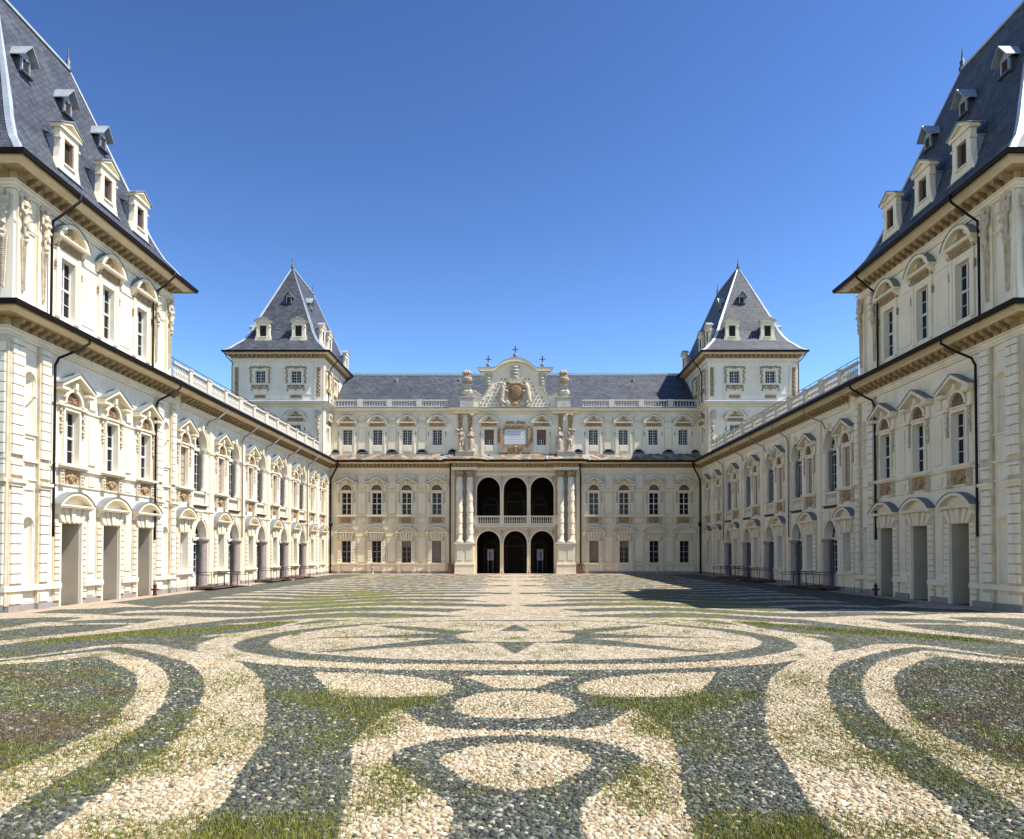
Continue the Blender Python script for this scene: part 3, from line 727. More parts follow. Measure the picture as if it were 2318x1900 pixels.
    # attic pilasters and carved terms
    global HERM
    pl = MB()
    ty = (30.95, 32.3, 42.5, 44.15)
    for t in ty: pl.box(t-.3, t+.3, -.25, -.13, 13.3, 18.1); pl.box(t-.33, t+.33, -.25, -.08, 12.9, 13.3)
    for a, b in ((31.32, 31.94), (42.9, 43.75)):
        for z0, z1 in ((13.4, 16.5), (16.8, 17.5)):
            pl.box(a, a+.05, -.25, -.2, z0, z1); pl.box(b-.05, b, -.25, -.2, z0, z1); pl.box(a, b, -.25, -.2, z1, z1+.05)
    cr = MB(); cr.box(Y0+.65, Y1-.05, -.25, -.2, 16.62, 16.7); part('string_course', cr, 'trim', root, (fr[0], fr[1], 0), LW)
    for y in (35.98, 39.38): pl.box(y-.55, y+.55, -.25, -.215, 13.7, 16.4)
    parts_x('attic_pilaster', pl, 'trim', root, (fr[0], fr[1], 0), LW)
    for t in ty:
        h = copy_tree(HERM, root); h.location = (-.13, t-ry, 0); h.rotation_euler = (0, 0, LW)
        part('term_strip', term_strip(), 'carved', h)
    for xx in (Wd-.62,):
        h = copy_tree(HERM, root); h.location = (ffr[0]+xx, ffr[1]+.6, 0); h.rotation_euler = (0, 0, 0)
        part('term_strip', term_strip(), 'carved', h)
    # windows
    for i, y in enumerate(sy):
        use(GW['infill'], root, y, fr=fr); use(FW['white'], root, y, fr=fr); use(AW['tall'], root, y, fr=(fr[0]-.25, fr[1], fr[2]))
    # cornices (outside on the right when walked clockwise seen from above: down the +x side, along front)
    x0, x1, y0, y1 = X0-XW, 0, Y0-ry, Y1-ry
    path = [(x0, y0), (x1, y0), (x1, y1), (x0, y1)]
    cornice(root, path, 12.6, 1.15, True)
    ins = [(x0+.25, y0+.65), (x1-.25, y0+.65), (x1-.25, y1-.05), (x0+.25, y1-.05)]
    sk = MB(); sk.sweep(path, [(-.3, 12.98), (1.08, 12.64), (1.08, 12.6), (-.3, 12.6)], True); part('skirt_roof', sk, 'lead', root)
    cornice(root, ins, 19.05, 1.13, True)
    hip_roof(root, ins[0][0], ins[1][0], ins[0][1], ins[2][1], 19.05, 1.15, 10.75, wy=5.25)
    dfr = (-.25+1.15, fr[1], LW)
    for y in (34.95, 38.35, 41.7): use(DR, root, y, 19.2, dfr)
    for y in (34.2, 37.45, 40.7):
        d = use(SD, root, y, 19.05-.2, (dfr[0]+1.0, fr[1], LW))
    # down pipes: upper run, jog over the skirt roof, lower run
    for y in (32.75, 42.0):
        mb = MB(); mb.tube([(y+.5, 1.0, 19.05), (y+.45, .95, 18.7), (y+.15, .4, 18.0), (y, .02, 17.6), (y, -.02, 17), (y, -.02, 13.2), (y+.1, .3, 13.0), (y+1.1, .9, 12.75), (y+1.15, 1.1, 12.6), (y+1.1, 1.1, 12.3), (y+.6, .75, 11.8), (y+.1, .3, 11.35), (y, .2, 11.0), (y, .2, 4), (y, .2, 3.2)], .058, 8)
        part('drain_pipe', mb, 'gutter', root, (fr[0], fr[1], 0), LW)
    vt = MB(); vt.box(34.1, 34.25, -.98, -.96, .62, .78); part('vent_grille', vt, 'dark', root, (fr[0], fr[1], 0), LW)
    return root

# =================================================================== side wing
AR = [48.4+5.8*k for k in range(5)]
WY = [45.9+5.8*k for k in range(6)]+[79.0]
def build_wing():
    Y0, Y1 = 44.6, 82.0; ry = 63.3
    root = thing('side_wing', 'long cream wing with round arches and roof balustrade, on the left of the court', 'building', (XW, ry, 0), 'palace side wings')
    fr = (0, -ry, LW); at = (0, -ry, 0)
    holes = [(y-.54, y+.54, 1.245, 3.72) for y in WY]+[(y-.54, y+.54, 6.69, 9.17) for y in WY]
    holes += [(a-.92, a+.92, 0, 4.6, 3.4, .6) for a in AR]+[(a-.92, a+.92, 5.62, 10.6, 9.45, .6) for a in AR]
    mb = MB(); mb.wall(Y0, Y1, 0, 12.4, holes); mb.face([(Y0, 8, 0), (Y1, 8, 0), (Y1, 8, 12.4), (Y0, 8, 12.4)])
    part('wall', mb, 'stucco', root, at, LW)
    mb = MB(); mb.box(Y0, Y1, -8, 0, 12.72, 12.9); part('terrace', mb, 'leaddark', root, at, LW)
    pl = MB(); ru = MB(); jb = MB()
    for y in [a+1.6 for a in AR]: pl.box(y-.3, y+.3, 0, .14, .3, 11.56); pl.box(y-.34, y+.34, 0, .2, 9.2, 9.36); pl.box(y-.34, y+.34, 0, .2, 5.2, 5.32)
    for a, b in ((76.6, 77.4), (80.6, 81.2)):
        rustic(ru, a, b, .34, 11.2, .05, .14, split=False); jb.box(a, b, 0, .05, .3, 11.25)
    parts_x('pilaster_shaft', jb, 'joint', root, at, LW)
    pts = []
    e = sorted([(y-1.2, y+1.2) for y in WY]+[(a-1.15, a+1.15) for a in AR]+[(a+1.3, a+1.9) for a in AR])
    # thin string courses broken at windows and arches
    cr = MB()
    def course(z0, z1, d, gaps):
        x = Y0
        for a, b in sorted(gaps):
            if a > x+.02: cr.box(x, a, 0, d, z0, z1)
            x = max(x, b)
        if x < Y1-.02: cr.box(x, Y1-.02, 0, d, z0, z1)
    pil = [(a+1.3, a+1.9) for a in AR]
    course(9.3, 9.38, .07, [(y-1.12, y+1.12) for y in WY]+[(a-1.1, a+1.1) for a in AR]+pil+[(76.6, 77.4), (80.6, 81.2)])
    course(5.2, 5.3, .08, [(y-1.1, y+1.1) for y in WY]+pil+[(76.6, 77.4), (80.6, 81.2)])
    course(6.5, 6.58, .06, [(y-1.12, y+1.12) for y in WY]+[(a-1.1, a+1.1) for a in AR]+pil+[(76.6, 77.4), (80.6, 81.2)])
    course(.95, 1.05, .08, [(y-1.2, y+1.2) for y in WY]+[(a-.92, a+.92) for a in AR]+pil+[(76.6, 77.4), (80.6, 81.2)])
    parts_x('string_course', cr, 'trim', root, at, LW)
    for y in WY: pl.box(y-1.0, y+1.0, 0, .03, 10.72+.3, 11.25)
    for a in AR:
        for z0, z1 in ((5.5, 5.95), (6.1, 6.35)):
            for x in (a-1.32, a+2.05): pl.box(x, x+.25, 0, .03, z0, z1)
        for sp, zt in ((3.4, 4.6), (9.45, 10.6)):
            pl.band(archpts(a-.92, a+.92, sp, zt, grow=.17), archpts(a-.92, a+.92, sp, zt), 0, .09)
            pl.band(archpts(a-.92, a+.92, sp, zt, grow=.24), archpts(a-.92, a+.92, sp, zt, grow=.17), 0, .13)
            pl.prism([(a-.1, zt-.04), (a+.1, zt-.04), (a+.17, zt+.5), (a-.17, zt+.5)], 0, .22)
            pl.box(a-1.12, a-.92, 0, .12, sp-.12, sp+.02)
            pl.box(a+.92, a+1.12, 0, .14, sp-.12, sp+.02)
    parts_x('pilaster', pl, 'trim', root, at, LW); parts_x('rustication', ru, 'stucco', root, at, LW)
    bs = MB(); x = Y0
    for a in AR: bs.box(x, a-.95, 0, .05, 0, .28); x = a+.95
    bs.box(x, Y1-.02, 0, .05, 0, .28)
    for y in [a+1.6 for a in AR]: bs.box(y-.33, y+.33, .05, .19, 0, .29)
    parts_x('stone_base', bs, 'greystone', root, at, LW)
    for i, y in enumerate(WY):
        use(GW['white'], root, y, fr=fr)['label'] = 'tall ground-floor window with white glazing bars under a curved hood'
        use(FW['blind'], root, y, fr=fr)
    for i, a in enumerate(AR):                       # arched doors and tall arched windows with their columns
        for z0, sp, zt, nm, rec in ((0.02, 3.4, 4.6, 'arched_door', .42), (5.62, 9.45, 10.6, 'arched_window', .42)):
            s = MB(); w2 = .90; zb = z0+ (1.0 if nm == 'arched_door' else .9)
            for x0, x1 in ((-w2, -w2+.09), (-.05, .05), (w2-.09, w2)): s.box(x0, x1, -rec-.06, -rec, z0, sp-.05)
            s.box(-w2, w2, -rec-.07, -rec+.03, sp-.14, sp+.1); s.box(-w2, w2, -rec-.06, -rec+.01, sp-.42, sp-.34)
            nrow = 4
            for k in range(1, nrow+1): s.box(-w2, w2, -rec-.055, -rec-.01, zb+(sp-.45-zb)*(k-1)/nrow-.02, zb+(sp-.45-zb)*(k-1)/nrow+.02)
            for x in (-.48, .46): s.box(x, x+.03, -rec-.055, -rec-.01, z0, sp-.2)
            for k in range(5):
                an = math.pi*(k+.5)/5; s.tube([(0, -rec-.02, sp+.1), (.86*math.cos(an), -rec-.02, sp+(zt-sp)*.94*math.sin(an))], .028, 5)
            s.tube([(.45*math.cos(math.pi*t/8), -rec-.02, sp+.55*math.sin(math.pi*t/8)) for t in range(9)], .025, 5)
            o = part(nm, s, 'white', root, (0, a-ry, 0), LW)
            if nm == 'arched_door': b = MB(); b.box(-w2+.09, w2-.09, -rec-.05, -rec-.02, z0, z0+.95); part('door_panel', b, 'white', o)
            p = MB(); p.box(-w2-.02, w2+.02, -rec-.12, -rec-.065, z0, zt+.05); part('pane', p, 'glass', o)
        c = MB(); c.lathe(a+.64, -.02, [(.34, 0), (.34, .12), (.28, .2), (.27, .3), (.255, 3.0), (.26, 3.1), (.33, 3.2), (.38, 3.27), (.38, 3.36)], 16)
        part('column', c, 'granite', root, at, LW)
        c = MB(); c.lathe(a+.70, -.08, [(.24, 6.56), (.24, 6.66), (.19, 6.75), (.18, 6.85), (.165, 9.1), (.17, 9.15), (.24, 9.27), (.26, 9.4)], 14)
        part('column', c, 'paleslab', root, at, LW)
        b = MB(); balusters(b, a-.85, a+.85, -.12, 5.68, 6.38, .2, .07); b.box(-.9+a, .9+a, -.22, -.02, 5.62, 5.68); b.box(a-.92, a+.92, -.25, 0.05, 6.38, 6.52)
        part('balustrade', b, 'trim', root, at, LW)
        d = MB(); d.box(a-1.0, a+1.0, 0, .16, 5.52, 5.6)
        for k in range(6): d.box(a-.8+k*.29, a-.66+k*.29, 0, .14, 5.42, 5.52)
        part('balcony_ledge', d, 'rust', root, at, LW)
    cornice(root, [(0, Y0-ry+.9), (0, Y1-ry-.02)], 12.59, 1.15, dz=0, pitch=.5)
    sk = MB(); sk.sweep([(0, Y0-ry+.6), (0, Y1-ry+.6)], [(-.35, 13.3), (.15, 13.28), (1.1, 12.64), (1.1, 12.6), (-.35, 12.6)]); part('skirt_roof', sk, 'leaddark', root)
    # terrace balustrade
    posts = [50.8-3.3, 50.8, 53.55]; y = 50.8
    post = []
    for k in range(6): post += [50.2+5.8*k, 50.2+5.8*k-2.9]
    post = sorted(p for p in post if Y0 < p < 79)
    xs = [Y0+.2]+post+[78.9]
    for i in range(len(xs)-1):
        b = MB(); a0, a1 = xs[i]+.22, xs[i+1]-.22
        balusters(b, a0, a1, -.3, 13.55, 14.28, .23, .07); b.box(a0, a1, -.4, -.2, 13.45, 13.55); b.box(a0, a1, -.41, -.19, 14.28, 14.4)
        b.box(a0, a1, -.34, -.26, 13.86, 13.93)
        part('roof_balustrade', b, 'paleslab', root, at, LW)
    b = MB()
    for i, p in enumerate(post):
        w_ = .34 if i % 2 else .2; b.box(p-w_, p+w_, -.46, -.14, 13.3, 14.36); b.box(p-w_-.04, p+w_+.04, -.5, -.1, 14.36, 14.46)
    parts_x('balustrade_pier', b, 'paleslab', root, at, LW)
    b = MB(); b.tube([(Y0+.2, -.3, 14.62), (78.9, -.3, 14.62)], .025, 5)
    for y in np.arange(Y0+.5, 78.9, 1.45): b.tube([(y, -.3, 14.4), (y, -.3, 14.62)], .018, 4)
    part('safety_rail', b, 'iron', root, at, LW)
    for i, a in enumerate(AR):
        y = a+1.6
        lo = 3.6 if i in (1, 4) else 10.7
        off = 0 if i in (1, 4) else .95
        mb = MB(); yy = y-.45
        if i in (1, 4): mb.tube([(yy+.9, 1.1, 12.5), (yy+.9, 1.1, 12.2), (yy+.5, .7, 11.7), (yy+.1, .3, 11.3), (yy, .22, 10.9), (yy, .22, 3.6)], .045, 7)
        else: mb.tube([(yy+.5, 1.1, 12.5), (yy+.5, 1.1, 12.2), (yy+.1, .7, 11.7), (yy-.6, .3, 11.3), (yy-.8, .22, 10.9), (yy-.8, .15, 10.75)], .045, 7)
        part('drain_pipe', mb, 'pipegrey', root, at, LW)
    mb = MB(); mb.tube([(81.2, 1.15, 12.5), (81.3, 1.1, 12.1), (81.7, .5, 11.2), (81.78, .22, 10.6), (81.78, .22, .05)], .09, 8)
    mb.ball(81.78, .25, 5.6, .22, .22, .26)
    part('drain_pipe', mb, 'gutter', root, at, LW)
    return root

# =================================================================== rear tower
def build_tower():
    X0, X1, Y0, Y1 = -31.0, XW, 79.1, 97.6; rx, ry = (X0+X1)/2, Y0
    root = thing('roof_tower', 'cream rear tower with pyramid slate roof rising over the far left corner of the court', 'building', (rx, ry, 12.9), 'rear towers')
    base = 12.9
    Wd = X1-X0; ffr = (X0-rx, 0, 0)
    wins = (3.02, 6.95)
    def off(o): o.location.z -= base; return o
    mb = MB(); mb.wall(0, Wd, base-.1, 24, [(x-.54, x+.54, 14.65, 16.4) for x in wins]+[(x-.56, x+.56, 21.0, 22.32) for x in wins], .25)
    off(part('front_wall', mb, 'stucco', root, (ffr[0], 0, 0)))
    mb = MB(); sy = (81.3, 84.6)
    mb.wall(0, Y1-Y0, base-.1, 24, [(y-Y0-.56, y-Y0+.56, 21.0, 22.32) for y in sy]+[(81.3-Y0-.54, 81.3-Y0+.54, 14.65, 16.4)], .25)
    mb.face([(0, Wd, 12.8), (Y1-Y0, Wd, 12.8), (Y1-Y0, Wd, 24), (0, Wd, 24)])
    [off(o_) for o_ in parts_x('side_wall', mb, 'stucco', root, (Wd/2, 0, 0), LW)]
    sfr = (Wd/2, -Y0, LW)
    for x in wins: off(use(SW, root, x, fr=ffr)); off(use(AW['grid'], root, x, fr=ffr))
    for y in sy: off(use(SW, root, y, fr=sfr))
    off(use(AW['grid'], root, 81.3, fr=sfr))
    pl = MB()
    for a, b in ((0, .95), (Wd-.95, Wd+.1)):
        pl.box(a, b, 0, .1, 19.05, 23.0)
        pl.box(a, b, 0, .1, 13, 18.4)
    pl.box(4.0, 5.95, 0, .035, 20.1, 22.8); pl.box(.95, Wd-.95, 0, .05, 19.75, 19.82); pl.box(.95, Wd-.95, 0, .05, 17.0, 17.06)
    pl.box(3.9, 6.0, 0, .03, 17.3, 18.1); pl.box(1.2, 1.9, 0, .03, 13.5, 16.6); pl.box(8.1, 8.75, 0, .03, 13.5, 16.6)
    [off(o_) for o_ in parts_x('pilaster', pl, 'trim', root, (ffr[0], 0, 0))]
    pl = MB()
    for a, b in ((-.1, .9), (3.3, 4.0)): pl.box(a, b, 0, .1, 19.05, 23.0); pl.box(a, b, 0, .1, 13, 18.4)
    [off(o_) for o_ in parts_x('pilaster', pl, 'trim', root, (Wd/2, 0, 0), LW)]
    cs = MB()
    for x in (.48, Wd-.45):
        cs.box(x-.2, x+.2, .1, .12, 19.5, 22.7)
        for k in range(14): cs.ball(x+(.06 if k % 2 else -.06), .14, 19.7+k*.22, .13, .06, .12, 6, 5)
        for k in range(9): cs.ball(x+(.05 if k % 2 else -.05), .14, 14.2+k*.25, .13-.004*(9-k), .08, .13, 6, 5)
    for x in wins: cs.box(x-.62, x+.62, 0, .03, 19.3, 19.68); [cs.ball(x-.5+k*.25, .04, 19.49, .11, .05, .1, 6, 5) for k in range(5)]
    [off(o_) for o_ in parts_x('carved_strip', cs, 'relief', root, (ffr[0], 0, 0))]
    h = copy_tree(HERM, root); h.location = (Wd/2-.5, -.1, -base); h.rotation_euler = (0, 0, 0)
    cs = MB()
    for x in (.45, 3.65):
        for k in range(14): cs.ball(x, .12, 19.7+k*.22, .12, .06, .12, 6, 5)
    [off(o_) for o_ in parts_x('carved_strip', cs, 'relief', root, (Wd/2, 0, 0), LW)]
    path = [(-Wd/2, 0), (Wd/2, 0), (Wd/2, Y1-Y0), (-Wd/2, Y1-Y0)]
    bl = MB(); bl.sweep(path, [(0, 18.35-base), (.12, 18.35-base), (.3, 18.6-base), (.55, 18.7-base), (.6, 18.82-base), (0, 18.84-base)], True); part('belt_cornice', bl, 'trim', root)
    bl = MB(); bl.sweep(path, [(0, 19.1-base), (.66, 18.86-base), (.66, 18.84-base), (0, 18.84-base)], True); part('belt_flashing', bl, 'lead', root)
    cornice(root, path, 24.35-base, .86, True, pitch=.5)
    hip_roof(root, -Wd/2, Wd/2, 0, Y1-Y0, 24.35-base, .88, 11.3)
    for x in wins: use(DR, root, x, 24.3-base, (ffr[0], -.8, 0))
    use(SD, root, 5.2, 24.3-base, (ffr[0], -1.35, 0))
    for y in (82.1, 85.1, 93.6): use(DR, root, y, 24.3-base, (Wd/2+.8, -Y0, LW))
    use(SD, root, 84.3, 24.3-base, (Wd/2+1.35, -Y0, LW))
    for y in (83.0, 90): d = use(DR, root, -y, 24.3-base, (-Wd/2-.8, -Y0, -LW))
    mb = MB(); mb.tube([(1.6, 1.2, 24.1-base), (1.7, 1.1, 23.8-base), (2.0, .4, 23.1-base), (2.1, .12, 22.6-base), (2.1, .12, 19.2-base)], .06, 7); part('drain_pipe', mb, 'gutter', root, (Wd/2, 0, 0), LW)
    mb = MB(); mb.tube([(-.6, .9, 24.1-base), (-.4, .7, 23.7-base), (0, .1, 23.2-base), (-.05, .08, 22.8-base), (-.05, .08, 13.2-base)], .05, 7); part('drain_pipe', mb, 'gutter', root, (-Wd/2, 0, 0))
    return root

# =================================================================== central block
CX = (8.9, 12.32, 15.71, 19.13)
CM = [(k*3.05) for k in (-1, 0, 1)]
def build_block():
    Y0 = 82.0
    root = thing('palace_block', 'cream palace front closing the court, with a three-arch double loggia and curved gable', 'building', (0, Y0, 0))
    holes = []
    for s in (-1, 1):
        for x in CX: holes += [(s*x-.54, s*x+.54, 1.245, 3.72), (s*x-.54, s*x+.54, 6.69, 9.17)]
    for c in CM: holes += [(c-1.32, c+1.32, 0, 4.85, 3.45, .5), (c-1.32, c+1.32, 5.6, 10.95, 9.5, .5)]
    mb = MB(); mb.wall(-21.1, 21.1, 0, 12.7, holes); part('wall', mb, 'centre', root)
    ah = []
    for s in (-1, 1):
        for x in CX: ah.append((s*x-.54, s*x+.54, 14.65, 16.4))
        ah.append((s*2.98-.54, s*2.98+.54, 14.35, 16.4))
    mb = MB(); mb.wall(-21.1, 21.1, 12.7, 18.7, ah, .3, d=-.3)
    mb.face([(-21.1, 16, 0), (21.1, 16, 0), (21.1, 16, 18.7), (-21.1, 16, 18.7)]); part('attic_wall', mb, 'stucco', root)
    # loggia rooms (lower and upper), closed boxes seen from inside
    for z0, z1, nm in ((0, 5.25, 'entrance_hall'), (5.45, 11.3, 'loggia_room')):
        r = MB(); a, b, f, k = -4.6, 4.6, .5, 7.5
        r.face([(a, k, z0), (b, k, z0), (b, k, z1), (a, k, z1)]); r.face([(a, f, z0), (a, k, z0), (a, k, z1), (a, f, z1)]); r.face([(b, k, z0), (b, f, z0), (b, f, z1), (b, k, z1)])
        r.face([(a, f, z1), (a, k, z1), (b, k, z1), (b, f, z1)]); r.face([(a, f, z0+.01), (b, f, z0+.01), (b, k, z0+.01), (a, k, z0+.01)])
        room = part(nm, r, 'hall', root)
        dd = MB()
        for x, wd_, h_ in ((-3.0, .7, 2.6), (0, .95, 3.0), (3.0, .7, 2.6)):
            dd.box(x-wd_, x+wd_, -7.48, -7.40, z0+.02, z0+h_)
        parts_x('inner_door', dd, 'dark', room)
        ff = MB()
        for x, wd_, h_ in ((-3.0, .7, 2.6), (0, .95, 3.0), (3.0, .7, 2.6)):
            for q in (-1, 1): ff.box(x+q*(wd_+.12)-.1, x+q*(wd_+.12)+.1, -7.48, -7.36, z0+.02, z0+h_+.1)
            ff.box(x-wd_-.3, x+wd_+.3, -7.48, -7.3, z0+h_+.1, z0+h_+.3)
            ff.band(archpts(x-wd_, x+wd_, z0+h_+.3, z0+h_+.3+wd_, grow=.15), archpts(x-wd_, x+wd_, z0+h_+.3, z0+h_+.3+wd_), -7.48, -7.38)
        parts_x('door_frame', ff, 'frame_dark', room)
    # ground/first floor relief: panels and courses
    pl = MB()
    pm = MB()
    def ring(mb, x0, x1, z0, z1, d0, d1, w_=.06):
        mb.box(x0-w_, x0, d0, d1, z0-w_, z1+w_); mb.box(x1, x1+w_, d0, d1, z0-w_, z1+w_); mb.box(x0, x1, d0, d1, z0-w_, z0); mb.box(x0, x1, d0, d1, z1, z1+w_)
    def crs(z0, z1, d, half):
        for s in (-1, 1):
            x = 7.0
            for c in CX:
                p, q = sorted((s*x, s*(c-half))); pl.box(p, q, 0, d, z0, z1); x = c+half
            p, q = sorted((s*x, s*21.05)); pl.box(p, q, 0, d, z0, z1)
    crs(9.32, 9.4, .05, 1.12); crs(6.48, 6.56, .06, 1.12); crs(1.0, 1.12, .07, 1.2)
    parts_x('string_course', pl, 'trim', root); pl = MB()
    for s in (-1, 1):
        for x in (10.6, 14.01, 17.42):
            for z0, z1 in ((6.8, 9.15), (5.75, 6.3), (9.7, 11.2), (1.35, 4.2), (.4, .85)): pl.box(s*x-.42, s*x+.42, 0, .03, z0, z1); ring(pm, s*x-.42, s*x+.42, z0, z1, 0, .06)
        for x in CX: pl.box(s*x-1.0, s*x+1.0, 0, .03, 10.62, 11.25); ring(pm, s*x-1.0, s*x+1.0, 10.62, 11.25, 0, .06); pl.box(s*x-1.1, s*x+1.1, 0, .02, 5.44, 5.55)
        for k in range(26): pl.box(min(s*20.6, s*21.05), max(s*20.6, s*21.05), 0, .04, .4+k*.42, .4+k*.42+.38)
    parts_x('wall_panel', pl, 'panelfield', root); parts_x('panel_moulding', pm, 'joint', root)
    ap = MB(); am = MB()
    for s in (-1, 1):
        for x in (10.6, 14.01, 17.42): ap.box(s*x-.42, s*x+.42, -.3, -.27, 14.2, 16.6); ap.box(s*x-.42, s*x+.42, -.3, -.27, 17.35, 17.95); ring(am, s*x-.42, s*x+.42, 14.2, 16.6, -.3, -.24, .045); ring(am, s*x-.42, s*x+.42, 17.35, 17.95, -.3, -.24, .045)
        ap.box(min(s*7.0, s*21), max(s*7.0, s*21), -.3, -.27, 17.02, 17.08)
        ap.box(min(s*20.2, s*20.7), max(s*20.2, s*20.7), -.3, -.265, 14.2, 16.6)
    parts_x('attic_panel', ap, 'panelfield', root); parts_x('panel_moulding', am, 'joint', root)
    bs = MB()
    for s in (-1, 1): p, q = sorted((s*7.0, s*21.05)); bs.box(p, q, 0, .05, 0, .26)
    parts_x('stone_base', bs, 'greystone', root)
    fr = (0, 0, 0)
    for s in (-1, 1):
        for x, k in zip(CX, ('shut', 'half', 'dark', 'dark')): use(GW[k], root, s*x, fr=fr)
        for x in CX: use(FW['dark'], root, s*x, fr=fr); use(AW['grid'], root, s*x, fr=fr, y=.3)
        use(AW['blind'], root, s*2.98, fr=fr, y=.3)
    # entablature, breaking forward over the paired columns
    path = [(-21.1, 0), (-7.0, 0), (-7.0, -.75), (-4.45, -.75), (-4.45, -.25), (4.45, -.25), (4.45, -.75), (7.0, -.75), (7.0, 0), (21.1, 0)]
    cornice(root, path, 12.68, 1.05, pitch=.44)
    # stone-slab lean-to roof on the cornice
    slab_roof(root, path)
    # black half-round vents at the foot of the attic
    for s in (-1, 1):
        for x, w_, h_ in ((7.15, .5, .62), (10.62, .63, .55), (14.03, .63, .55), (17.42, .63, .55), (20.45, .45, .5)):
            v = MB(); v.prism([(p[0]+s*x, p[1]) for p in reversed(segarc(w_, 13.72, 13.72+h_*.7))], -.3, -.1)
            v.box(s*x-w_, s*x+w_, -.3, -.1, 13.5, 13.72)
            o = part('vent', v, 'gutter', root)
            b = MB(); b.box(s*x-w_-.06, s*x+w_+.06, -.1, .03, 13.52, 13.6); b.box(s*x-w_*.85, s*x+w_*.85, -.1, -.07, 13.72, 13.76); part('vent_ledge', b, 'lead', o)
    # attic cornice, balustrade, main roof
    e = MB(); e.sweep([(-21.1, .3), (-7.0, .3), (-7.0, -.1), (-4.3, -.1), (-4.3, .3), (4.3, .3), (4.3, -.1), (7.0, -.1), (7.0, .3), (21.1, .3)], [(0, 18.15), (.1, 18.2), (.12, 18.35), (.45, 18.5), (.5, 18.76), (.0, 18.78)]); part('attic_cornice', e, 'trim', root)
    e = MB(); e.sweep([(-21.1, .3), (-7.0, .3), (-7.0, -.1), (-4.3, -.1), (-4.3, .3), (4.3, .3), (4.3, -.1), (7.0, -.1), (7.0, .3), (21.1, .3)], [(0, 18.9), (.56, 18.8), (.56, 18.77), (0, 18.77)]); part('cornice_flashing', e, 'lead', root)
    e = MB(); e.box(-21.1, 21.1, -1.2, -.28, 18.78, 18.95); part('gutter', e, 'gutter', root)
    for s in (-1, 1):
        xs = [21.0, 17.75, 14.4, 11.0, 7.3]
        for i in range(4):
            b = MB(); a0, a1 = sorted((s*(xs[i]-.3), s*(xs[i+1]+.3)))
            balusters(b, a0, a1, -.55, 19.1, 19.72, .32, .08); b.box(a0, a1, -.68, -.42, 18.96, 19.1); b.box(a0, a1, -.68, -.42, 19.72, 19.86)
            part('roof_balustrade', b, 'paleslab', root)
        b = MB()
        for x in xs[:-1]: b.box(s*x-.3, s*x+.3, -.72, -.4, 18.95, 19.9)
        parts_x('balustrade_pier', b, 'paleslab', root)
    rf = MB(); rf.face([(-21.3, 1.2, 18.95), (21.3, 1.2, 18.95), (21.3, 8.2, 24.55), (-21.3, 8.2, 24.55)]); rf.face([(-21.3, 8.2, 24.55), (21.3, 8.2, 24.55), (21.3, 15.5, 18.95), (-21.3, 15.5, 18.95)])
    part('roof', rf, 'slate', root)
    rg = MB(); rg.box(-21.3, 21.3, -8.4, -8.0, 24.46, 24.74); part('ridge_cap', rg, 'flash', root)
    for s in (-1, 1):
        for x in (14.6, 6.8):
            v = MB(); v.box(s*x-.12, s*x+.12, -7.2, -6.8, 23.2, 23.7); v.box(s*x-.18, s*x+.18, -7.3, -6.7, 23.7, 23.78); part('roof_vent', v, 'white', root)
    # ---- portico: rusticated paired columns on pedestals
    for s in (-1, 1):
        c0 = s*5.7
        p = MB(); p.box(c0-1.12, c0+1.12, 0, .98, 0, .12); p.box(c0-1.1, c0+1.1, 0, .96, .12, 1.0); p.box(c0-1.14, c0+1.14, 0, 1.0, 1.0, 1.1); p.box(c0-1.04, c0+1.04, 0, .9, 1.1, 1.28)
        p.box(c0-1.0, c0+1.0, 0, .84, 1.28, 3.3); p.box(c0-1.16, c0+1.16, 0, 1.0, 3.38, 3.52); p.box(c0-1.08, c0+1.08, 0, .92, 3.3, 3.38)
        for q in (-.5, .5): p.box(c0+q-.34, c0+q+.34, .84, .875, 1.55, 3.05)
        part('pedestal', p, 'trim', root)
        for q in (-.58, .58):
            cx = c0+q; pr = [(.5, 3.53), (.5, 3.64), (.44, 3.72), (.40, 3.82)]
            z = 3.86; k = 0
            while z < 10.3:
                r = .358 if k % 2 == 0 else .405
                hh = .62
                pr.append((r, z, min(z+hh, 10.62))); z += hh; k += 1
            shaft = pr[:4]
            for r, za, zb_ in pr[4:]: shaft += [(r, za+.012), (r, zb_)]
            shaft += [(.34, 10.635), (.34, 10.85)]
            c = MB(); c.lathe(cx, .48, shaft, 48); col = part('column', c, 'trim', root)
            cp = MB(); cp.lathe(cx, .48, [(.34, 10.86), (.42, 11.0), (.38, 11.08), (.52, 11.3), (.55, 11.42), (.55, 11.5)], 12)
            for k in range(8):
                a = 2*math.pi*k/8; cp.ball(cx+.42*math.cos(a), .48+.42*math.sin(a), 11.2, .1, .1, .14, 6, 5)
            part('capital', cp, 'relief', col)
            bm = MB(); bm.lathe(cx, .48, [(.47, 3.525), (.52, 3.58), (.47, 3.645)], 16); part('column_base', bm, 'redmarble', col)
        g = MB(); g.box(c0-1.2, c0+1.2, 0, .07, 3.53, 11.5); part('column_backing', g, 'beige', root)
    # small columns, spandrels, loggia balustrade
    for c in (-1.525, 1.525):
        k = MB(); k.lathe(c, -.25, [(.28, 0), (.28, .25), (.2, .38), (.19, .5), (.165, 3.1), (.17, 3.2), (.25, 3.34), (.25, 3.47)], 12); part('loggia_column', k, 'redmarble', root)
        k = MB(); k.lathe(c, -.25, [(.2, 6.6), (.2, 6.7), (.15, 6.82), (.13, 9.2), (.14, 9.3), (.24, 9.42), (.24, 9.52)], 12); part('loggia_column', k, 'redmarble', root)
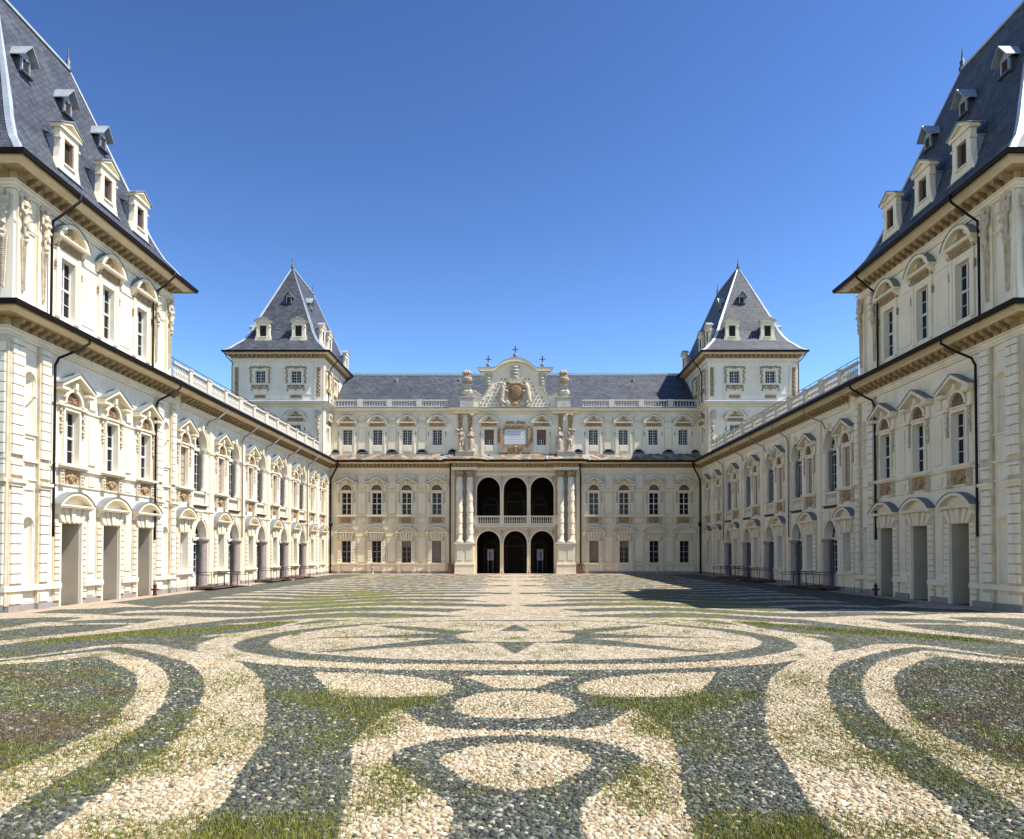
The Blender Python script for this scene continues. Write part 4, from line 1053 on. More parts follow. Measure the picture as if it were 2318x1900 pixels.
    for c in CM:
        b = MB(); balusters(b, c-1.22, c+1.22, -.05, 5.72, 6.42, .245, .08); b.box(c-1.25, c+1.25, -.14, .06, 5.55, 5.72); b.box(c-1.25, c+1.25, -.15, .08, 6.42, 6.56); part('loggia_balustrade', b, 'trim', root)
    b = MB()
    for x in (-4.5, -1.525, 1.525, 4.5): b.box(x-.27, x+.27, -.2, .12, 5.5, 6.6)
    b.box(-4.5, 4.5, 0, .16, 5.28, 5.45); b.box(-4.5, 4.5, 0, .1, 11.15, 11.35)
    for c in CM:
        for sp, zt in ((3.45, 4.85), (9.5, 10.95)): b.band(archpts(c-1.32, c+1.32, sp, zt, grow=.12), archpts(c-1.32, c+1.32, sp, zt), 0, .07)
    part('loggia_trim', b, 'trim', root)
    for z0, z1, sp, zt in ((3.5, 5.28, 3.45, 4.97), (9.55, 11.15, 9.5, 11.07)):
        q = MB(); q.wall(-4.45, 4.45, z0, z1, [(c-1.44, c+1.44, sp, zt, sp) for c in CM], .03, d=.03); part('spandrel', q, 'joint', root)
    sp_ = MB()
    for z in (4.55, 10.6):
        for x in (-4.3, -1.525, 1.525, 4.3):
            for dx, dz, r in ((0, 0, .13), (-.12, .22, .09), (.12, .22, .09), (0, .36, .1), (0, -.25, .08), (-.25, .32, .07), (.25, .32, .07)): sp_.ball(x+dx*(.6 if abs(x) > 4 else 1), .03, z+dz, r, .06, r, 6, 5)
    parts_x('spandrel_relief', sp_, 'ochre', root)
    # attic centre: caryatid strips behind the statues, inscription tablet
    for s in (-1, 1):
        for x in (5.15, 6.25):
            k = MB(); k.box(s*x-.36, s*x+.36, -.3, -.12, 13.5, 18.1); part('attic_pilaster', k, 'trim', root)
            g = MB(); g.prism([(s*x-.14, 15.2), (s*x+.14, 15.2), (s*x+.3, 18.0), (s*x-.3, 18.0)], -.12, -.04)
            for q in range(11): g.ball(s*x+(.1 if q % 2 else -.1), -.02, 15.6+q*.24, .13+.006*q, .08, .14, 6, 5)
            part('carved_strip', g, 'relief', root)
        k = MB(); k.box(min(s*4.7, s*6.75), max(s*4.7, s*6.75), -.28, .9, 13.1, 13.72); part('statue_ledge', k, 'greystone', root)
    t = MB(); t.box(-1.42, 1.42, -.3, -.14, 14.5, 16.5); fr_ = part('inscription_frame', MBframe(), 'relief', root)
    t = MB(); t.box(-1.24, 1.24, -.26, -.11, 14.7, 16.35); tb = part('inscription_tablet', t, 'plaque', root)
    ln = MB()
    for r_, wd_ in enumerate((.95, 1.05, .7, 1.0, .85)):
        x = -wd_
        while x < wd_-.05:
            q = random.uniform(.08, .22); ln.box(x, min(x+q, wd_), -.11, -.105, 16.12-r_*.29-.035, 16.12-r_*.29+.035); x += q+.07
    part('worn_inscription', ln, 'letter', tb)
    # ---- gable
    gb = MB(); hg = [(4.6, 18.95), (4.62, 19.6), (4.95, 20.15)]
    right = [(4.95, 18.9), (4.95, 20.55), (4.75, 20.6), (4.6, 20.85)]
    # right half outline from the foot up to the crown
    out = [(4.9, 18.9), (4.9, 20.9), (4.55, 20.78), (4.3, 20.55), (3.98, 20.38), (3.65, 20.42), (3.38, 20.7), (3.25, 21.2), (3.3, 21.8), (3.5, 22.3), (3.7, 22.8), (3.8, 23.05)]
    top = [(2.5, 23.05), (2.2, 23.2), (1.75, 23.6), (1.2, 23.92), (.6, 24.1), (0, 24.15)]
    R_ = out+top; L_ = [(-x, z) for x, z in reversed(R_[:-1])]
    poly = R_+L_
    # split in convex-safe quads: vertical strips about the axis
    for i in range(len(R_)-1):
        (x0, z0), (x1, z1) = R_[i], R_[i+1]
        for s in (1, -1):
            q = [(0, z0), (s*x0, z0), (s*x1, z1), (0, z1)]
            if abs(z1-z0) < 1e-4: continue
            if z1 < z0: continue
    gb = gable_mesh(R_)
    g_ = part('gable', gb, 'trim', root)
    cp = MB(); o = [(4.3, 23.42), (2.45, 23.42), (2.05, 23.62), (1.65, 23.98), (1.15, 24.3), (.6, 24.5), (0, 24.56)]; i_ = [(4.0, 23.05), (2.55, 23.05), (2.2, 23.22), (1.78, 23.6), (1.2, 23.93), (.6, 24.11), (0, 24.16)]
    cp.band(o, i_, -.95, .05); cp.band([(-x, z) for x, z in reversed(o)], [(-x, z) for x, z in reversed(i_)], -.95, .05)
    part('gable_cornice', cp, 'trim', g_)
    cl = MB(); o2 = [(x+(.03 if x > 4 else 0), z+.06) for x, z in o]; o1 = [(x, z+.004) for x, z in o]
    cl.band(o2, o1, -.95, .09); cl.band([(-x, z) for x, z in reversed(o2)], [(-x, z) for x, z in reversed(o1)], -.95, .09); part('gable_flashing', cl, 'lead', g_)
    rm = MB()
    for s in (-1, 1):                                # scroll moulding along the concave sides, masks under the cornice
        rm.tube([(s*4.9, -.27, 20.85), (s*4.5, -.27, 20.72), (s*4.28, -.27, 20.5), (s*3.96, -.27, 20.34), (s*3.62, -.27, 20.38), (s*3.35, -.27, 20.68), (s*3.22, -.27, 21.2), (s*3.28, -.27, 21.8), (s*3.5, -.27, 22.35)], .09, 6)
        rm.prism([(s*3.05-.42, 22.85), (s*3.05-.3, 21.4), (s*3.05+.3, 21.4), (s*3.05+.42, 22.85)], -.3, -.14)
        for k in range(4): rm.ball(s*3.05, -.1, 22.6-k*.36, .28-.05*k, .1, .15, 8, 6)
    rm.prism([(-.42, 22.1), (.42, 22.1), (.58, 22.9), (.5, 23.7), (-.5, 23.7), (-.58, 22.9)], -.3, -.06)
    for z, r in ((23.5, .36), (23.15, .42), (22.8, .36), (22.4, .26)): rm.ball(0, -.04, z, r, .12, .13, 9, 6)
    parts_x('mask_bracket', rm, 'weathered', g_)
    fl = MB()                                        # field of small lily marks in rows
    for r_ in range(8):
        z = 19.25+r_*.42
        lim = (3.9, 3.55, 3.15, 2.75, 2.45, 2.3, 2.0, 1.7)[r_]
        x = (1.35 if r_ < 5 else .95)+(.2 if r_ % 2 else 0)
        while x < lim:
            for s in (-1, 1):
                fl.prism([(s*x-.05, z-.13), (s*x+.05, z-.13), (s*x+.1, z+.02), (s*x, z+.14), (s*x-.1, z+.02)], -.3, -.275)
                fl.box(s*x-.11, s*x+.11, -.3, -.268, z-.02, z+.02)
            x += .42
    parts_x('lily_mark', fl, 'greystone', g_)
    pnl = MB()
    for s in (-1, 1):
        for a, b in (((4.0, 19.0), (4.0, 19.75)), ((4.0, 19.75), (3.45, 19.9)), ((3.45, 19.9), (2.95, 20.4)), ((2.95, 20.4), (2.75, 21.1)), ((2.75, 21.1), (2.15, 21.1)), ((2.15, 21.1), (2.15, 21.75)), ((2.15, 21.75), (1.4, 21.75)), ((1.4, 21.75), (1.1, 22.15)), ((1.1, 22.15), (.5, 22.45))):
            pnl.tube([(s*a[0], -.28, a[1]), (s*b[0], -.28, b[1])], .035, 5)
    parts_x('panel_moulding', pnl, 'trim', g_)
    coat_of_arms(root)
    for x, zb, sc in ((-3.1, 23.46, 1), (3.1, 23.46, 1), (0, 24.58, 1.08)):
        f = MB(); d = -.4
        f.lathe(x, d, [(.16*sc, zb-.1), (.16*sc, zb+.08), (.09, zb+.12), (.2*sc, zb+.22), (.24*sc, zb+.36), (.2*sc, zb+.5), (.08, zb+.58)], 12)
        fo = part('finial', f, 'greystone', g_)
        q = MB(); z1 = zb+.56
        q.lathe(x, d, [(.07, z1), (.045, z1+.1), (.045, z1+.45), (.09, z1+.52), (.05, z1+.6), (.08, z1+.72), (.01, z1+.9)], 8)
        for s in (-1, 1): q.tube([(x, d, z1+.35), (x+s*.12, d, z1+.42), (x+s*.22, d, z1+.5), (x+s*.28, d, z1+.44)], .04, 6); q.ball(x+s*.28, d, z1+.44, .06, .06, .06, 6, 5)
        part('lily_cross', q, 'iron', fo)
    # pedestals carrying the two vases
    for s in (-1, 1):
        p = MB(); c = s*5.5; p.box(c-.78, c+.78, -.75, .1, 18.92, 20.0); p.box(c-.84, c+.84, -.8, .16, 20.0, 20.12)
        p.ball(c, -.3, 20.62, .72, .36, .52, 14, 8); p.box(c-.45, c+.45, -.6, 0, 21.05, 21.4); p.box(c-.55, c+.55, -.65, .06, 21.4, 21.5)
        for q in (-.22, .22): p.tube([(c+q+.16*math.cos(a), .06, 20.62+.13*math.sin(a)) for a in np.linspace(0, 5.2, 10)], .035, 5)
        part('scroll_pedestal', p, 'weathered', root)
    for s in (-1, 1):
        mb = MB(); mb.tube([(s*7.25, 1.05, 12.75), (s*7.25, 1.0, 12.3), (s*7.3, .6, 11.7), (s*7.38, .15, 11.0), (s*7.38, .1, 10.5), (s*7.38, .1, 1.15)], .08, 8); part('drain_pipe', mb, 'gutter', root)
    return root
def MBframe():
    t = MB()
    for s in (-1, 1):
        x0, x1 = sorted((s*1.42, s*1.72)); t.box(x0, x1, -.3, -.02, 13.75, 16.75)
        x0, x1 = sorted((s*1.24, s*1.42)); t.box(x0, x1, -.3, -.08, 14.3, 16.5)
        x0, x1 = sorted((s*.86, s*1.72)); t.box(x0, x1, -.3, .04, 13.72, 13.84); t.box(x0, x1, -.3, .0, 14.2, 14.32) if False else None
        t.ball(s*1.92, -.18, 15.2, .14, .12, .36); t.tube([(s*1.75, -.15, 16.6), (s*1.95, -.15, 16.2), (s*1.92, -.15, 15.5)], .08, 6)
        t.ball(s*.95, -.1, 17.2, .14, .12, .17); t.ball(s*.38, -.1, 17.2, .24, .12, .16)
        t.tube([(s*1.1, -.12, 17.05), (s*.7, -.1, 17.25), (s*.3, -.1, 17.05)], .07, 6)
        x0, x1 = sorted((s*.3, s*.86)); t.box(x0, x1, -.3, .02, 14.2, 14.3)
    t.box(-1.42, 1.42, -.3, -.06, 16.5, 16.75); t.box(-1.1, 1.1, -.3, .06, 16.75, 16.86); t.box(-1.05, 1.05, -.3, 0, 16.86, 17.02)
    t.box(-.86, .86, -.3, -.1, 13.6, 14.3); t.box(-1.24, 1.24, -.3, -.12, 14.45, 14.7)
    t.ball(0, -.02, 14.35, .22, .12, .14); t.ball(0, -.04, 14.05, .12, .1, .3); t.ball(0, -.04, 16.7, .35, .1, .2)
    return t
def gable_mesh(Rr):
    """curved gable as a thick slab: fan of horizontal slices between the two mirrored outlines"""
    mb = MB()
    def xat(z):
        best = None
        for (x0, z0), (x1, z1) in zip(Rr[:-1], Rr[1:]):
            if min(z0, z1)-1e-6 <= z <= max(z0, z1)+1e-6 and abs(z1-z0) > 1e-6:
                x = x0+(x1-x0)*(z-z0)/(z1-z0); best = x if best is None else min(best, x)
        return best
    body = [(18.9, 3.7), (20.38, 3.66), (20.7, 3.38), (21.2, 3.25), (21.8, 3.3), (22.3, 3.5), (22.8, 3.7), (23.05, 3.8)]
    for (z0, x0), (z1, x1) in zip(body[:-1], body[1:]): mb.prism([(-x0, z0), (x0, z0), (x1, z1), (-x1, z1)], -.8, -.3)
    top = [(2.5, 23.05), (2.2, 23.2), (1.75, 23.6), (1.2, 23.92), (.6, 24.1), (0, 24.15)]
    pts = top+[(-x, z) for x, z in reversed(top[:-1])]
    mb.prism(pts, -.8, -.3)
    for s in (-1, 1):
        q = [(3.7, 18.9), (4.9, 18.9), (4.9, 20.85), (4.55, 20.74), (4.3, 20.52), (3.98, 20.36), (3.7, 20.37)]
        q = [(s*x, z) for x, z in q]
        mb.prism(q if s > 0 else q[::-1], -.8, -.302)
    return mb
def slab_roof(root, path):
    """irregular diamond stone slabs laid on the lean-to over the cornice; a front strip of the attic"""
    v = []; f = []; col = []
    base = MB()
    inner = .28                                      # meets attic wall (y = .3)
    def eave(x):                                     # eave distance in front of the wall line
        ax = abs(x)
        if ax < 3.4: return 1.3
        if ax < 8.05: return 1.8
        return 1.05
    def yz(x, t): e = eave(x); return (inner-(inner+e)*t, 13.58-.80*t)
    xs = [-21.1, -8.05, -8.05, -3.4, -3.4, 3.4, 3.4, 8.05, 8.05, 21.1]
    for a, b in ((-21.1, -8.05), (-8.05, -3.4), (-3.4, 3.4), (3.4, 8.05), (8.05, 21.1)):
        m = (a+b)/2; y0, z0 = yz(m, 0); y1, z1 = yz(m, 1)
        base.face([(a, y1, z1), (b, y1, z1), (b, y0, z0), (a, y0, z0)]); base.face([(a, y1, z1-.06), (a, y1, z1), (a, y0, z0), (a, y0, z0-.1)]); base.face([(b, y1, z1), (b, y1, z1-.06), (b, y0, z0-.1), (b, y0, z0)])
        base.face([(a, y1, z1-.08), (b, y1, z1-.08), (b, y1, z1), (a, y1, z1)])
    o = part('cornice_roof', base, 'greystone', root)
    r_ = random.Random(3)
    for row in range(4):
        tc = 1.0-row*.27; x = -21.2+(row % 2)*.42
        while x < 21.2:
            w_ = .46+r_.uniform(-.05, .06); h_ = .30
            lift = .035+row*.018+r_.uniform(0, .02); tl = r_.uniform(-.04, .04)
            pts = []
            ok = abs(eave(x-w_)-eave(x+w_)) < .01
            if ok and abs(x) < 21.0:
                for dx, dt in ((-w_, 0), (0, h_), (w_, 0), (0, -h_)):
                    t = min(1.03, max(0, tc+dt)); y, z = yz(x, t); pts.append((x+dx+r_.uniform(-.04, .04), y, z+lift+tl*(dx/w_)))
                i = len(v); v += pts+[(p[0], p[1], p[2]-.05) for p in pts]
                f += [(i, i+3, i+2, i+1), (i, i+4, i+7, i+3), (i+3, i+7, i+6, i+2), (i+2, i+6, i+5, i+1), (i+1, i+5, i+4, i)]
                c = r_.choice([(.30, .19, .12), (.36, .26, .17), (.24, .16, .10), (.34, .30, .23), (.22, .22, .17), (.40, .31, .22)]); k = r_.uniform(.5, .9)
                col += [tuple(q*k for q in c)]*8
            x += .86
    me = bpy.data.meshes.new('stone_slabs'); me.from_pydata(v, [], f); me.materials.append(M['slabs'])
    ca = me.color_attributes.new('Col', 'FLOAT_COLOR', 'POINT'); arr = np.ones((len(v), 4), np.float32); arr[:, :3] = col; ca.data.foreach_set('color', arr.ravel())
    s = bpy.data.objects.new('stone_slabs', me); COL.objects.link(s); s.parent = root; s['kind'] = 'stuff'
def coat_of_arms(root):
    b = [('b', 0, .05, 20.55, .95, .22, 1.25), ('b', 0, .02, 21.2, 1.0, .2, .5), ('t', (-.95, .12, 21.3), (-.7, .12, 19.9), .13, .12), ('t', (.95, .12, 21.3), (.7, .12, 19.9), .13, .12),
         ('t', (-.7, .12, 19.9), (0, .16, 19.15), .13, .14), ('t', (.7, .12, 19.9), (0, .16, 19.15), .13, .14), ('b', 0, .18, 19.3, .35, .16, .25),
         ('t', (-.85, .1, 21.5), (0, .12, 21.7), .12, .12), ('t', (.85, .1, 21.5), (0, .12, 21.7), .12, .12)]
    sh = carve('coat_of_arms', b, 'relief', .05, root, (0, .25, 0))
    f = MB(); f.ball(0, .22, 20.6, .72, .16, .95, 16, 10); part('shield_field', f, 'lunette', sh)
    c = MB(); c.prism([(-.62, 21.6), (.62, 21.6), (.8, 22.05), (-.8, 22.05)], 0, .3)
    for k in range(7): c.ball(-.78+k*.26, .2, 22.14, .09, .1, .13, 6, 5)
    for k in range(9): c.ball(-.6+k*.15, .3, 21.72, .05, .05, .06, 5, 4)
    c.ball(0, .2, 22.35, .1, .1, .14, 6, 5)
    part('crown', c, 'carved', sh)
    for s in (-1, 1):
        L_ = [('b', s*1.28, .2, 21.45, .2, .2, .22), ('b', s*1.15, .3, 21.4, .12, .12, .1), ('b', s*1.3, .15, 21.62, .24, .2, .14), ('b', s*1.36, .15, 21.3, .24, .2, .3), ('t', (s*1.38, .18, 21.2), (s*1.5, .18, 20.2), .28, .32), ('t', (s*1.5, .2, 20.2), (s*1.62, .2, 19.6), .3, .26),
              ('t', (s*1.3, .25, 20.95), (s*.95, .3, 20.75), .11, .09), ('b', s*.92, .32, 20.72, .13, .12, .09), ('t', (s*1.35, .25, 21.05), (s*1.0, .3, 21.2), .1, .08), ('t', (s*1.6, .22, 19.7), (s*1.3, .32, 19.45), .22, .15), ('t', (s*1.3, .32, 19.45), (s*1.62, .28, 19.1), .13, .11), ('t', (s*1.62, .28, 19.1), (s*1.3, .38, 19.0), .11, .09),
              ('t', (s*1.85, .15, 19.5), (s*2.1, .15, 19.9), .07, .06), ('t', (s*2.1, .15, 19.9), (s*1.95, .15, 20.5), .06, .09), ('b', s*.85, .15, 19.4, .35, .15, .4)]
        carve('lion_supporter', L_, 'carved', .045, sh)

def build_statue(kind):
    """robed stone figure about 2.6 m tall, feet at the origin, facing -y"""
    if kind == 'basket':
        b = [('b', .02, .02, 2.42, .13, .15, .17), ('t', (0, 0, 2.28), (0, 0, 2.12), .07, .08), ('t', (-.2, 0, 2.05), (.2, 0, 2.05), .12, .12), ('b', 0, .02, 1.85, .24, .17, .26), ('b', 0, 0, 1.5, .2, .16, .24), ('b', 0, 0, 1.28, .24, .19, .22),
             ('t', (-.12, .02, 1.2), (-.15, .12, .68), .15, .1), ('t', (-.15, .12, .68), (-.12, .02, .14), .1, .06), ('b', -.12, .1, .07, .08, .15, .07), ('t', (.12, 0, 1.2), (.15, .02, .66), .16, .11), ('t', (.15, .02, .66), (.2, -.04, .14), .1, .06), ('b', .2, .04, .07, .08, .14, .07),
             ('t', (-.27, 0, 2.05), (-.42, .08, 1.82), .08, .07), ('t', (-.42, .08, 1.82), (-.42, .1, 2.15), .065, .05), ('b', -.4, .06, 2.34, .27, .22, .17), ('t', (.26, 0, 2.02), (.36, .04, 1.66), .08, .065), ('t', (.36, .04, 1.66), (.24, .14, 1.38), .06, .05),
             ('t', (.1, -.12, 1.7), (.26, -.12, .2), .14, .12), ('t', (.22, .1, 1.35), (-.15, .16, 1.15), .09, .08), ('x', -.35, .35, -.3, .3, -.12, .04)]
    else:
        b = [('b', 0, .02, 2.44, .13, .15, .17), ('b', 0, -.05, 2.56, .13, .13, .1), ('t', (0, 0, 2.3), (0, 0, 2.12), .07, .08), ('t', (-.2, 0, 2.06), (.2, 0, 2.06), .12, .12), ('b', 0, .02, 1.85, .24, .19, .27), ('b', 0, 0, 1.5, .21, .17, .25),
             ('b', .02, 0, 1.2, .27, .22, .3), ('t', (.0, 0, 1.2), (-.05, .02, .2), .26, .3), ('t', (.14, .08, 1.1), (.12, .16, .2), .13, .12), ('t', (-.2, .06, 1.2), (-.3, .1, .2), .1, .09), ('t', (.25, -.02, 1.5), (.32, 0, .5), .09, .1), ('b', .1, .2, .08, .09, .14, .08), ('b', -.18, .16, .08, .09, .14, .08),
             ('t', (-.26, 0, 2.04), (-.36, .06, 1.7), .09, .07), ('t', (-.36, .06, 1.7), (-.06, .24, 1.82), .07, .055), ('t', (.26, 0, 2.04), (.38, .06, 1.72), .09, .07), ('t', (.38, .06, 1.72), (.05, .26, 1.68), .07, .055), ('b', 0, .27, 1.76, .1, .06, .08), ('x', -.38, .38, -.32, .32, -.12, .04)]
    return carve('statue', b, 'statue', .03)

HERM = herm_proto()
pav = build_pavilion(); wing = build_wing(); tower = build_tower(); block = build_block()
mirror(pav, 'tall cream corner pavilion with steep slate roof at the right edge, three walled-up doors below')
mirror(wing, 'long cream wing with round arches and roof balustrade, on the right of the court')
mirror(tower, 'cream rear tower with pyramid slate roof rising over the far right corner of the court')
for p in PROTO: drop(p)
drop(HERM)

# ------------------------------------------------------------------ statues and vases
for k, lab in (('basket', 'stone statue holding a basket on its shoulder, outer figure of the {} pair'), ('robed', 'robed stone statue with hands to its chest, inner figure of the {} pair')):
    s0 = build_statue(k); s0.scale = (1.03,)*3
    for i, (sd_, nm) in enumerate(((-1, 'left'), (1, 'right'))):
        s = s0 if i == 0 else s0.copy()
        if i: COL.objects.link(s); s.scale.x = -s0.scale.x
        x = 6.13 if k == 'basket' else 5.0
        s.location = (sd_*x, 81.65, 13.8); s['label'] = lab.format(nm); s['category'] = 'statue'; s['group'] = 'stone statues on the upper ledge'
v0 = thing('stone_vase', 'round stone vase with carved flames on the scroll pedestal left of the gable', 'vase', (-5.5, 82.3, 21.5), 'gable vases')
mb = MB(); mb.lathe(0, 0, [(.3, 0), (.2, .12), (.28, .22), (.55, .38), (.66, .6), (.6, .78), (.42, .9), (.5, .98), (.44, 1.05)], 16); part('bowl', mb, 'statue', v0)
bl_ = [('b', .33*math.cos(a), .33*math.sin(a), 1.3+.1*(i % 2), .16, .16, .28) for i, a in enumerate(np.linspace(0, 6.28, 9)[:-1])]+[('b', .5*math.cos(a), .5*math.sin(a), 1.35, .12, .12, .1) for a in np.linspace(0, 6.28, 7)[:-1]]+[('b', 0, 0, 1.35, .3, .3, .35)]
carve('flame', bl_, 'statue', .04, v0)
v1 = copy_tree(v0); v1.location.x = 5.5; v1['label'] = 'round stone vase with carved flames on the scroll pedestal right of the gable'

# ------------------------------------------------------------------ court furniture
def ramp(y0, y1, yd, label):
    """steel wheelchair ramp: landing at an arched door, slope running along the wall away from the camera"""
    r = thing('access_ramp', label, 'ramp', (-20.3, y0, 0), 'access ramps along the side wings')
    L_ = y1-y0; m = MB()
    m.box(0, yd, 0, 1.5, .12, .26); m.prof([(0, .02), (1.5, .02), (1.5, .26), (0, .26)], 0, .06)
    me = MB(); i = 0
    me.box(0, yd, -.7, .75, .14, .24)
    me.v += [(yd, -.75, .14), (L_, -.75, .0), (L_, .1, .0), (yd, .1, .14), (yd, -.75, .24), (L_, -.75, .04), (L_, .1, .04), (yd, .1, .24)]
    b = 8; me.f += [(b, b+1, b+5, b+4), (b+1, b+2, b+6, b+5), (b+2, b+3, b+7, b+6), (b+3, b, b+4, b+7), (b+4, b+5, b+6, b+7), (b+3, b+2, b+1, b)]; me.sm += [False]*6
    part('platform', me, 'rust', r, (0, 0, 0), LW)
    h = MB()
    for d in (.72, -.08):
        s0 = 0 if d > 0 else yd
        def zb(x): return .24 if x < yd else .24-.2*(x-yd)/(L_-yd)
        xs = [s0+(L_-s0)*k/6 for k in range(7)]
        for hh in (.95, .78): h.tube([(x, d, zb(x)+hh) for x in xs]+([(L_+.35, d, .04+hh), (L_+.35, d, .04+hh-.12)] if hh > .9 else []), .022, 6)
        for x in xs[::2]+[L_]: h.tube([(x, d, zb(x)-.1), (x, d, zb(x)+.95)], .02, 5)
    for x in (0,):
        for hh in (.95, .78): h.tube([(x, .72, .24+hh), (x, -.1, .24+hh)], .022, 6)
    part('handrail', h, 'iron', r, (0, 0, 0), LW)
    k = MB(); k.box(L_, L_+.8, -.75, .7, .0, .03); part('landing_slab', k, 'paleslab', r, (0, 0, 0), LW)
    return r
rs = [ramp(46.7, 53.2, 2.9, 'dark steel access ramp with handrails at the nearest arch of the left wing'),
      ramp(58.2, 63.6, 2.9, 'dark steel access ramp with handrails, middle one along the left wing'),
      ramp(64.6, 71.6, 2.4, 'dark steel access ramp with handrails, farthest one along the left wing')]
for r in rs: mirror(r, r['label'].replace('left wing', 'right wing'))

def hydrant():
    t = thing('fire_hydrant', 'dark red fire hydrant at the foot of the left pavilion wall beside the drain pipe', 'hydrant', (-20.62, 41.5, 0), 'fire hydrants')
    b = MB(); b.lathe(0, 0, [(.13, 0), (.13, .05), (.09, .07), (.085, .5), (.11, .52), (.11, .56), (.09, .62), (.04, .7), (.03, .74)], 12); part('barrel', b, 'red', t)
    n = MB()
    for s in (-1, 1): n.tube([(0, 0, .36), (s*.15, 0, .36)], .045, 8); n.tube([(s*.15, 0, .36), (s*.19, 0, .36)], .06, 8)
    part('nozzle', n, 'red', t); return t
h = hydrant(); mirror(h, 'dark red fire hydrant at the foot of the right pavilion wall beside the drain pipe')
def cabinet():
    t = thing('meter_cabinet', 'brown box cabinet beside the left column pedestal of the portico', 'cabinet', (-7.23, 81.6, 0), 'brown cabinets by the portico')
    b = MB(); b.box(-.34, .34, -.28, .28, .05, 1.06); b.box(-.3, .3, -.24, .24, 0, .05); part('body', b, 'boxbrown', t)
    b = MB(); b.box(-.38, .38, -.32, .32, 1.06, 1.12); part('lid', b, 'boxbrown', t)
    b = MB(); b.box(-.28, -.01, .28, .295, .12, 1.0); b.box(.01, .28, .28, .295, .12, 1.0); part('door', b, 'boxbrown', t); return t
c = cabinet(); mirror(c, 'brown box cabinet beside the right column pedestal of the portico')
def tap():
    t = thing('standpipe', 'small pale standpipe under the ground-floor windows left of the portico', 'standpipe', (-16.0, 81.45, 0), 'standpipes')
    b = MB(); b.lathe(0, 0, [(.12, 0), (.12, .06), (.06, .1), (.055, .6), (.09, .64), (.09, .72), (.03, .78)], 10); part('pipe', b, 'paleslab', t)
    b = MB(); b.tube([(0, 0, .6), (.0, .12, .6), (0, .18, .52)], .03, 6); b.tube([(-.08, 0, .8), (.08, 0, .8)], .02, 5); part('spout', b, 'iron', t)
    return t
c = tap(); mirror(c, 'small pale standpipe under the ground-floor windows right of the portico')
def poster(side):
    nm = 'left' if side < 0 else 'right'
    t = thing('poster', 'grey-blue exhibition poster on a board inside the %s ground arch' % nm, 'poster', (side*2.86, 83.6, 0), 'portico posters')
    b = MB(); b.box(-.36, .36, 0, .03, 1.5, 2.75); b.box(-.3, -.25, -.02, 0, 0, 1.6); b.box(.25, .3, -.02, 0, 0, 1.6); part('board', b, 'poster', t)
    g = MB(); g.prism([(side*.06+x, z) for x, z in ((-.07, 1.6), (.08, 1.6), (.1, 2.1), (.07, 2.5), (0, 2.62), (-.06, 2.5), (-.1, 2.1))], .03, .036); part('printed_figure', g, 'posterdark', t)
    g = MB(); g.prism([(-side*.2+x, z) for x, z in ((-.1, 2.2), (.1, 2.2), (.08, 2.4), (-.08, 2.42))], .03, .036); part('printed_patch', g, 'posterred', t)
poster(-1); poster(1)

# =================================================================== court paving
def A(l): return [(x/1.765, 1280+y/1.765) for x, y in l]
def B(l): return [(560+x/3.416, 1300+y/3.416) for x, y in l]
def Cc(l): return [(x/3.416, 1330+y/3.416) for x, y in l]
def gnd(l): return np.array([((px-AX)*4182/(py-HZ)/F, 4182/(py-HZ)) for px, py in l])
def densify(l):
    """Catmull-Rom smoothing of a traced outline"""
    l = [np.array(p, float) for p in l]; out = []; n = len(l)
    for i in range(n):
        p0, p1, p2, p3 = l[i-1], l[i], l[(i+1) % n], l[(i+2) % n]
        a, b = p1-p0, p3-p2; c = p2-p1
        sharp = abs(c[0]) > 300 or abs(p1[0]-AX) < 3 or abs(p2[0]-AX) < 3
        for t in (0, .25, .5, .75):
            if sharp: q = p1+(p2-p1)*t
            else: q = .5*((2*p1)+(-p0+p2)*t+(2*p0-5*p1+4*p2-p3)*t*t+(-p0+3*p1-3*p2+p3)*t**3)
            out.append((q[0], max(q[1], 1300)))
    return out
